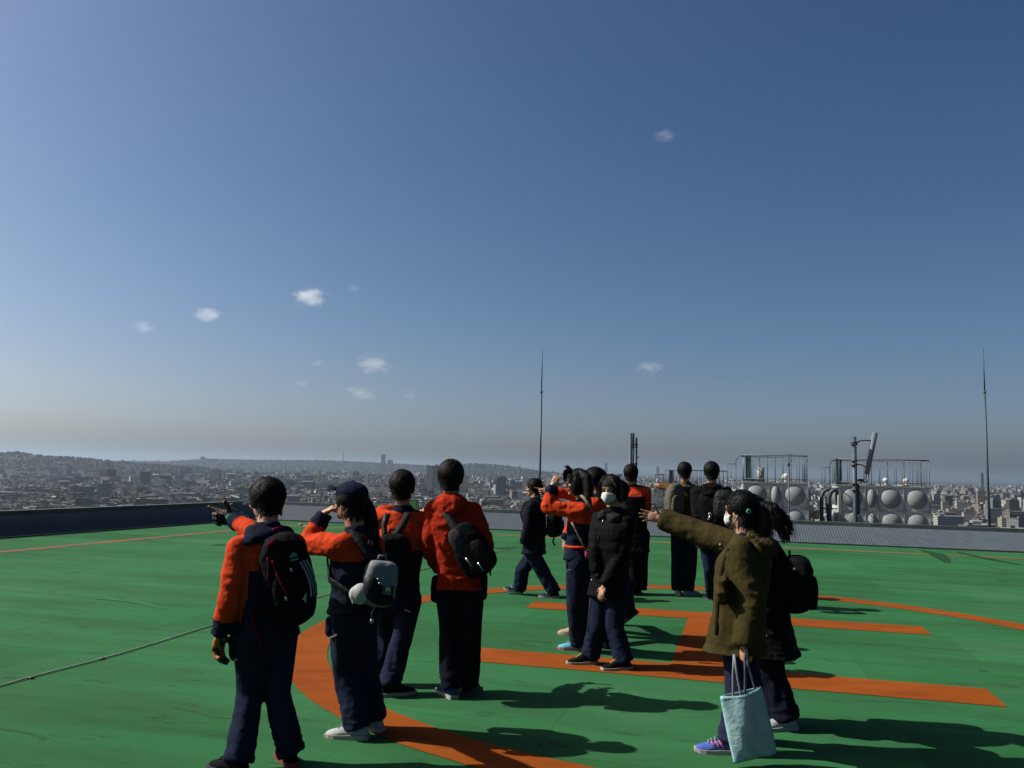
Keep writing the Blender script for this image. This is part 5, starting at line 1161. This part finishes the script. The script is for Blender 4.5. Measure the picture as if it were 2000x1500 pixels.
b = MB(); b.band([W(1133, 966, 7.42), W(1140, 972, 7.34), W(1150, 985, 7.31), W(1160, 1003, 7.33)], .024, .006, V3((0, -1, .2))); b.obj('strap', C_bei, pch)
b = MB(); b.band([W(1116, 1020, 7.28), W(1122, 1030, 7.27), W(1131, 1048, 7.26), W(1140, 1066, 7.26), W(1147, 1078, 7.27)], .016, .006, V3((0, -1, .2))); b.obj('strap', C_bei, pch)
b = MB(); b.band([W(1160, 1012, 7.28), W(1158, 1035, 7.27), W(1153, 1060, 7.27), W(1150, 1076, 7.27)], .012, .006, V3((0, -1, .2))); b.obj('pink_cord', C_pnk, pch)
pocket(p6, 1112, 1093, 7.42, .10, .17, th=78); trim(p6, (1105, 1116), (1119, 1110), 7.36, .008)

# 7 --- person pointing, mostly hidden behind 6
p7 = person('dark-haired person in orange and navy uniform pointing left from behind the girl holding her hair', 8.3, 75, (1160, 938, 0), 80, (1166, 972, 0), (1160, 1075, 0),
    {'R': ((1112, 965, .12), (1070, 960, .05), (-1, .05, .0), (0, .2, 1), (0, -1, 0), 'point'), 'L': ((1121, 1012, -.02), (1103, 1054, -.05), (-.1, .1, -1), (-.3, .9, 0), (1, 0, 0), 'relax')},
    {'L': ((1135, 1155, 0), (1116, 1240), 75, 0, 0), 'R': ((1180, 1150, .1), (1186, 1232), 75, 0, 0)}, C_or, C_tr, 'short', 17, sw=.15, hsc=1.04, jm=UJ, jpaint=lambda p, C: uniform_paint(p, C, .2, .12), leg_r=(.088, .07, .07), collar=C_nv,
    shoe_args=dict(up=cloth('pale_pink_mesh', (.42, .27, .2)), sole=M_sol), hem=.0)
for k in (0, 1):
    b = MB(); e, w = p7.A['R'][1], p7.A['R'][2]; c = w.lerp(e, .12 + .06 * k) ; b.cone(c, c + (e - w).normalized() * .008, .054, .054, 16); b.obj('cuff_stripe', M_refl, p7.root)

# 9 --- person stepping left behind the masked girl
p9 = person('person in black stepping left, mostly hidden behind the masked girl', 8.0, 82, (1206, 962, 0), 85, (1208, 998, 0), (1205, 1098, 0),
    {'L': ((1212, 1050, -.12), (1200, 1085, -.1)), 'R': ((1215, 1050, .15), (1205, 1085, .15))},
    {'L': ((1222, 1150, -.03), (1233, 1222), 84, 38, .1), 'R': ((1180, 1165, .1), (1166, 1262), 84, 0, 0)}, C_bk, C_tr, 'short', 19, sw=.14, hsc=.95, leg_r=(.085, .068, .062), tmat=cloth('dark_navy_trousers', (.006, .008, .016)),
    shoe_args=dict(up=C_bk, sole=M_dsol, lace=M_lace, accent=C_gy), hem=-.03)

# 8 --- masked girl
p8 = person('girl facing the camera in a white face mask and black puffer coat', 7.02, 140, (1193, 958, -.02), 152, (1199, 1000, 0), (1190, 1140, 0),
    {'L': ((1214, 1085, -.10), (1180, 1145, -.16), (-.35, -.1, -1), (-.5, .6, 0), (-.2, .6, 0), 'relax'), 'R': ((1163, 1075, -.02), (1166, 1120, -.06))},
    {'R': ((1166, 1222, .02), (1138, 1297), 98, 0, 0), 'L': ((1200, 1225, -.04), (1205, 1308), 108, 0, 0)}, C_pbk, C_tr, 'bob', 18, sw=.142, hsc=1.03, jfat=.002, quilt=.004, leg_r=(.090, .075, .075), sleeve=(.070, .062, .052), hem=-.10, fold=.007,
    shoe_args=dict(up=C_bk, sole=M_sol, lace=M_lace), face_on=True, squint=.55, collar=C_pbk, lips=False, hpitch=-2, tmat=C_tr, chest=1.0)
b = MB(); H = p8.H; R_ = []
for i in range(13):
    a = math.radians(-78 + 156 * i / 12); rr = .078; x = math.sin(a) * .066; y = .022 + math.cos(a) * .072 + (.018 * max(0, math.cos(a)) ** 8)
    top = -.018 + (.012 * max(0, math.cos(a)) ** 10) - .006 * abs(math.sin(a)); bot = -.104 + .03 * abs(math.sin(a)) ** 2; col_ = []
    for j in range(6):
        t = j / 5; z = top + (bot - top) * t; bulge = .012 * math.sin(math.pi * t) + (.002 if j % 2 else -.002); s = 1 - .16 * max(0, t - .6) / .4
        col_.append(HP(p8, x * s * (1 + bulge * 3), (y + bulge) * (1 - .10 * max(0, t - .6) / .4), z))
    inner = [c + (p8.HC - c).normalized() * .003 for c in reversed(col_)]
    R_.append(col_ + inner)
b.loft(R_); o = b.obj('face_mask', M_mask, p8.root)
b = MB()
for s in (-1, 1): b.tube([HP(p8, s * .063, .035, -.03), HP(p8, s * .074, .01, -.005)], .0018, 5); b.tube([HP(p8, s * .058, .03, -.08), HP(p8, s * .074, 0, -.035)], .0018, 5)
b.obj('ear_loop', M_mask, o)
V, Fc = [], []; g = random.Random(9)
for k in range(170):
    s = g.choice((-1, 1)); x0 = g.uniform(.0, .06) * s; a = HP(p8, x0 * .6 + .012, .050 + g.uniform(-.02, .01), .120); m = HP(p8, s * (.058 + g.uniform(-.008, .018)), .082 + g.uniform(-.015, .006), .06); e = HP(p8, s * (.074 + g.uniform(-.006, .012)), .055 + g.uniform(-.02, .02), -.0 + g.uniform(-.05, .02))
    lock(V, Fc, [a, a.lerp(m, .5) + H @ V3((0, .01, .006)), m, m.lerp(e, .5) + H @ V3((s * .006, .004, 0)), e], .010, H @ V3((0, 1, .2)))
for k in range(50):
    a = HP(p8, g.uniform(-.08, .08), g.uniform(-.08, .04), .115); e = a + V3((g.uniform(-.03, .05), g.uniform(-.02, .02), g.uniform(.0, .035))); lock(V, Fc, [a, a.lerp(e, .5) + V3((0, 0, .008)), e], .005, V3((0, -1, 0)))
b = MB(); b.add(V, Fc); b.obj('parted_fringe', M_hair, p8.root)
tail(p8.root, [HP(p8, 0, -.09, .0), HP(p8, .02, -.13, -.03), HP(p8, .03, -.15, -.09)], [.05, .045, .02], 90, 3, .008, .02)
b = MB(); N, R, F, up = p8.N, p8.R, p8.F, p8.up; b.ell(N - F * .06 - up * .02, (.125, .08, .05), p8.T, 22, 12); b.ell(N + F * .06 - R * .05 - up * .045, (.07, .05, .05), p8.T, 16, 10); b.ell(N + F * .05 + R * .06 - up * .04, (.06, .055, .055), p8.T, 16, 10)
o = b.obj('hood', cloth('charcoal_hood', (.016, .0155, .016), rough=.7), p8.root); remesh(o, .009, 2); displace(o, fold_fn(48, .011))
def on8(px, py, objs, off=.002): q = W(px, py, 6.8); return snap(objs, q, q - Vector((0, 0, EYE)), off)
b = MB(); b.tube([on8(x, y, [p8.jacket]) for x, y in ((1180, 1010), (1176, 1025), (1171, 1042), (1167, 1060))], .004, 6); b.obj('zip', C_gy, p8.root)
b = MB(); b.tube([W(1176, 1022, 6.84), W(1178, 1015, 6.84)], .004, 5); b.obj('zip_pull', M_met, p8.root)
b = MB(); b.ell(on8(1156, 1133, [p8.jacket]), (.008, .006, .01), None, 8, 6); b.obj('coat_snap', M_met, p8.root)
b = MB(); b.tube([on8(x, y, [p8.trousers]) for x, y in ((1154, 1172), (1152, 1190), (1150, 1210), (1148, 1235))], .006, 6); b.obj('side_piping', C_gy, p8.root)

# 10 --- boy in orange and black at the back
def paint10(p, C):
    N = np.array(p.N[:]); up = np.array(p.up[:]); R = np.array(p.R[:]); F = np.array(p.F[:]); q = C - N; h = q @ up; lat = q @ R
    yoke = (h > -.13 - .25 * np.clip(np.abs(lat) - .10, 0, 1) * 0) & (h < -.01); sl = (np.abs(lat) > .165) & (h > -.34)
    return np.where((yoke & (lat > -.2) & ~((lat < -.06) & (lat > -.12))) | sl, 0, 1)
p10 = person('boy standing far back with his back turned, orange shoulders over a long black lower half', 11.15, -6, (1232, 926, 0), -4, (1236, 950, 0), (1240, 1040, 0),
    {'L': ((1210, 990, .05), (1218, 1015, .2)), 'R': ((1262, 990, .02), (1253, 1016, .22))}, {'L': ((1232, 1095, 0), (1232, 1160), 10, 0, 0), 'R': ((1248, 1095, 0), (1246, 1159), -10, 0, 0)}, C_or, C_bk, 'short', 20, sw=.165, hsc=1.06, jm=[C_or, C_bk], jpaint=paint10,
    leg_r=(.115, .12, .12), tmat=C_bk, shoe_args=dict(up=C_bk, sole=M_dsol), hem=-.25, jfat=.012)

# 11 --- boy in brown with khaki backpack
p11 = person('boy in a brown jacket with his back turned, pointing left, khaki backpack and white shoes', 11.2, 8, (1337, 921, 0), -4, (1339, 947, 0), (1336, 1035, 0),
    {'L': ((1304, 950, .12), (1291, 949, .35), (-.8, .5, .0), (0, 0, 1), (0, -1, 0), 'point'), 'R': ((1361, 990, .0), (1355, 1020, .05), (0, 0, -1), (-.5, .8, 0), (-1, 0, 0), 'relax')},
    {'L': ((1324, 1098, 0), (1325, 1161), -15, 0, 0), 'R': ((1348, 1098, 0), (1350, 1162), -60, 0, 0)}, C_br, C_tr, 'short', 21, sw=.165, hsc=1.03, leg_r=(.10, .088, .088), tmat=cloth('dark_navy_trousers', (.006, .008, .016)), shoe_args=dict(up=C_wh, sole=M_sol), hem=-.02,
    collar=C_br)
backpack('khaki canvas backpack on the boy in the brown jacket', p11, W(1318, 975, 10.96), 24, (.25, .42, .18), m=C_kh, seed=35, strap_m=C_kh, roll=5)

# 12 --- person in black hooded coat
p12 = person('person in a black hooded coat standing just right of the boy in brown, back turned', 10.4, -16, (1390, 922, 0), -10, (1390, 952, 0), (1392, 1055, 0),
    {'L': ((1364, 1010, 0), (1371, 1058, .05), (0, .1, -1), (.5, .8, 0), (1, 0, 0), 'relax'), 'R': ((1425, 1005, 0), (1418, 1050, .05))}, {'L': ((1385, 1110, 0), (1386, 1170), 10, 0, 0), 'R': ((1402, 1110, 0), (1404, 1170), -10, 0, 0)}, C_bk, C_tr, 'short', 22, sw=.175,
    hsc=1.05, jfat=.03, leg_r=(.085, .07, .07), shoe_args=dict(up=C_bk, sole=M_dsol), hem=-.1, hroll=-3)
b = MB(); N, R, F, up = p12.N, p12.R, p12.F, p12.up; b.ell(N - F * .07, (.125, .08, .06), p12.T, 20, 12); b.ell(N - F * .10 - up * .06, (.11, .05, .08), p12.T, 18, 11); o = b.obj('hood', C_pbk, p12.root); remesh(o, .01, 2); displace(o, fold_fn(77, .01))
b = MB(); w = p12.A['L'][2]; hand(b, w, (0, .1, -1), (.5, .8, 0), (1, 0, 0), 'relax', 1.1, .006); o = b.obj('glove', C_bk, p12.root); remesh(o, .006, 2)
bagc, BL, BT = backpack('black shoulder bag with a shiny charm on the person in the black hooded coat', p12, W(1413, 985, 10.1), -16, (.24, .36, .14), m=C_bk2, seed=41, name='shoulder_bag', cat='bag', sides='R', roll=4)
b = MB(); b.tube([W(1388, 1003, 10.0), W(1386, 1010, 9.99), W(1383, 1016, 9.99)], .012, 6); b.ell(W(1387, 1004, 9.99), (.025, .01, .02), None, 8, 6); b.obj('shiny_charm', M_met, bagc)

# 14 --- friend behind the olive parka, hair blowing
p14 = person('girl in long black coat behind the olive parka, hair blowing right', 5.5, 68, (1462, 1003, 0), 72, (1478, 1050, 0), (1502, 1228, 0),
    {'L': ((1512, 1140, -.14), (1494, 1210, -.15)), 'R': ((1478, 1130, .16), (1470, 1190, .2))},
    {'L': ((1508, 1322, -.02), (1519, 1425), 100, 0, 0), 'R': ((1490, 1320, .12), (1482, 1408), 80, 0, 0)}, C_bk, C_tr, 'long', 24, sw=.15, hsc=1.0, jfat=.03, leg_r=(.098, .088, .086), shoe_args=dict(up=C_wh, sole=M_sol), hem=-.16, sleeve=(.075, .066, .054),
    tmat=cloth('dark_navy_trousers', (.006, .008, .016)))
tail(p14.root, [W(1478, 993, 5.42), W(1492, 990, 5.38), W(1508, 998, 5.36), W(1522, 1016, 5.36), W(1534, 1034, 5.36)], [.03, .040, .055, .060, .022], 260, 7, .009, .045, fly=.012)
V, Fc = [], []; g = random.Random(14)
for k in range(120):
    a = W(1515 + g.uniform(-12, 10), 1010 + g.uniform(-8, 22), 5.36); e = W(1537 + g.uniform(-12, 9), 1048 + g.uniform(-10, 16), 5.36 + g.uniform(-.03, .03)); lock(V, Fc, [a, a.lerp(e, .4) + V3((.01, 0, .012)), a.lerp(e, .75) + V3((.008, 0, .004)), e], .009, V3((0, -1, .1)))
b = MB(); b.add(V, Fc); b.obj('flying_strands', M_hair, p14.root)
trim(p14, (1482, 1247), (1498, 1241), 5.3, .007)
bag14, BL, BT = backpack('round black backpack sticking out to the right behind the girls in coats', p14, W(1556, 1140, 5.42), 72, (.30, .36, .21), m=C_bk, seed=51, fat=.02, roll=-4)
b = MB(); b.ell(W(1551, 1112, 5.28), (.014, .008, .009), None, 8, 6); b.obj('badge', M_wst, bag14)
b = MB(); b.ell(W(1577, 1176, 5.33), (.007, .006, .015), None, 8, 6); b.obj('zip_pull', C_bei, bag14)

# 13 --- girl in the olive parka
p13 = person('girl in an olive parka and white mask pointing left with a stretched arm', 5.02, 62, (1447, 998, 0), 47, (1458, 1052, 0), (1440, 1225, 0),
    {'R': ((1368, 1042, .34), (1291, 1012, .46), (-1, .1, .12), (0, .1, 1), (0, -1, 0), 'open'), 'L': ((1470, 1180, -.20), (1453, 1262, -.22), (0, 0, -1), (-.3, .9, 0), (1, 0, 0), 'fist')},
    {'L': ((1440, 1355, -.04), (1403, 1470), 82, 0, 0), 'R': ((1468, 1352, .12), (1450, 1446), 75, 0, 0)}, C_ol, C_tr, 'tied', 23, sw=.155, hsc=.97, jfat=.012, depth=1.17, pelv=.82, leg_r=(.076, .072, .070), sleeve=(.072, .067, .060), hem=-.14, fold=.006, tmat=cloth('indigo_trousers', (.018, .018, .045)),
    shoe_args=dict(up=cloth('blue_violet_mesh', (.07, .11, .38)), sole=M_sol, lace=M_wst, accent=cloth('pink_accent', (.5, .12, .12))), face_on=True, chest=.98, collar=C_nv)
def on13(px, py, off=.002): q = W(px, py, 4.9); return snap([p13.jacket], q, q - Vector((0, 0, EYE)), off)
b = MB(); b.band([on13(x, y) for x, y in ((1424, 1072), (1417, 1090), (1411, 1112), (1406, 1140), (1402, 1175), (1400, 1210), (1400, 1240))], .022, .008, V3((-.4, -1, 0))); b.obj('front_placket', cloth('dark_olive_lining', (.018, .014, .006)), p13.root)
b = MB(); b.ell(on13(1407, 1064), (.008, .006, .008), None, 8, 6); b.obj('snap_button', M_met, p13.root)
N, R, F, up = p13.N, p13.R, p13.F, p13.up
b = MB(); b.ell(N - F * .10 - up * .05, (.12, .085, .075), p13.T, 20, 12); b.ell(N - F * .03 - up * .03, (.125, .085, .04), p13.T, 20, 12); o = b.obj('hood', C_ol, p13.root); remesh(o, .009, 2); displace(o, fold_fn(64, .009))
V, Fc = [], []; g = random.Random(31)
edge = [W(1462, 1040, 4.86), W(1470, 1046, 4.84), W(1476, 1056, 4.83), W(1484, 1062, 4.85), W(1494, 1056, 4.90), W(1504, 1046, 4.98), W(1510, 1038, 5.05)]
for k in range(620):
    t = g.random() * (len(edge) - 1.001); i = int(t); a = edge[i].lerp(edge[i + 1], t - i) + V3((g.gauss(0, .006), g.gauss(0, .01), g.gauss(0, .006))); d = V3((g.gauss(0, 1), g.gauss(-.3, 1), g.gauss(.1, 1))).normalized() * g.uniform(.014, .032)
    lock(V, Fc, [a, a + d * .5, a + d + V3((.008, 0, -.006))], .004, V3((d.y, -d.x, .3)).normalized())
b = MB(); b.add(V, Fc); b.obj('fur_trim', M_fur, o)
b = MB(); b.ell(W(1412, 1152, 4.84), (.065, .03, .075), frame(66), 18, 12, pw=.6); o = b.obj('patch_pocket', C_ol, p13.root); remesh(o, .008, 2); displace(o, fold_fn(66, .012))
b = MB(); H = p13.H; R_ = []
for i in range(13):
    a = math.radians(-80 + 160 * i / 12); x = math.sin(a) * .064; y = .022 + math.cos(a) * .072; top = -.02 - .004 * abs(math.sin(a)) + .01 * max(0, math.cos(a)) ** 10; bot = -.10 + .028 * abs(math.sin(a)) ** 2; cc = []
    for j in range(5):
        t = j / 4; cc.append(HP(p13, x * (1 - .12 * max(0, t - .5)), (y + .012 * math.sin(math.pi * t)) * (1 - .1 * max(0, t - .5)), top + (bot - top) * t))
    R_.append(cc + [c + (p13.HC - c).normalized() * .003 for c in reversed(cc)])
b.loft(R_); o = b.obj('face_mask', M_mask, p13.root)
b = MB()
for s in (-1, 1): b.tube([HP(p13, s * .064, .03, -.03), HP(p13, s * .074, .0, .012), HP(p13, s * .078, -.02, .0)], .0022, 5); b.tube([HP(p13, s * .06, .025, -.075), HP(p13, s * .074, -.006, -.045), HP(p13, s * .078, -.02, -.02)], .0022, 5)
b.obj('ear_loop', M_mask, o)
tail(p13.root, [HP(p13, .015, -.10, .02), HP(p13, .03, -.135, -.01), HP(p13, .04, -.14, -.07), HP(p13, .04, -.12, -.14), HP(p13, .04, -.11, -.19)], [.03, .04, .045, .04, .015], 150, 8, .008, .02)
b = MB(); c = W(1463, 999, 4.90); b.tube([c + V3((.010 * math.cos(a), .006, .010 * math.sin(a))) for a in [2 * math.pi * k / 12 for k in range(13)]], .006, 8); b.obj('hair_tie', M_teal, p13.root)
# tote bag
Dt = 4.74; tb = thing('tote_bag', W(1455, 1350, Dt), 'pale blue canvas tote bag hanging from the hand of the girl in the olive parka', 'bag')
TL_, TR_, BR_, BLc = W(1407, 1362, Dt), W(1488, 1343, Dt + .03), W(1517, 1470, Dt + .03), W(1433, 1490, Dt - .01)
def tot(u, v, side):                       # u across, v down, side -1 (towards the camera) .. 1
    p = TL_.lerp(TR_, u).lerp(BLc.lerp(BR_, u), v); bul = (math.sin(math.pi * min(1, max(0, u))) ** .6) * (.012 + .038 * math.sin(math.pi * min(1, .15 + v * .85)) ** .8)
    p = p + V3((0, 1, 0)) * side * bul + V3((0, 0, -.012)) * math.sin(math.pi * u) * (1 - v) * (1 if side < 0 else .3)
    return p + V3((0, 1, 0)) * .006 * math.sin(u * 9 + v * 3) + V3((0, 1, 0)) * .005 * math.sin(u * 17 - v * 9) * v
NU, NV = 28, 34; b = MB(); vs, fs = [], []
for sd_ in (-1, 1):
    k0 = len(vs)
    for j in range(NV + 1):
        for i in range(NU + 1): vs.append(tot(i / NU, j / NV, sd_))
    for j in range(NV):
        for i in range(NU):
            a = k0 + j * (NU + 1) + i; fs.append((a, a + 1, a + NU + 2, a + NU + 1) if sd_ < 0 else (a, a + NU + 1, a + NU + 2, a + 1))
b.add(vs, fs); o = b.obj('bag_body', C_tot, tb); md = o.modifiers.new('s', 'SOLIDIFY'); md.thickness = .003
for side, xs in ((-1, (.28, .46)), (1, (.62, .86))):
    b = MB(); hx = W(1436 if side < 0 else 1452, 1278, Dt - .02 if side < 0 else Dt + .03)
    for x in xs:
        a = tot(x, .0, side * .9); b.band([a + V3((0, 0, -.03)), a, a.lerp(hx, .5) + V3((.006 * side, 0, 0)), hx + V3((.006 * (1 if x > .5 else -1), 0, 0))], .013, .003, V3((0, -1, 0)))
    b.obj('handle', M_wst if side < 0 else cloth('dark_edged_handle', (.10, .12, .15)), tb)
b = MB(); b.band([tot(i / 12, .015, -1) + V3((0, -.003, 0)) for i in range(13)], .028, .002, V3((0, -1, 0))); b.obj('top_hem', C_tot, tb)
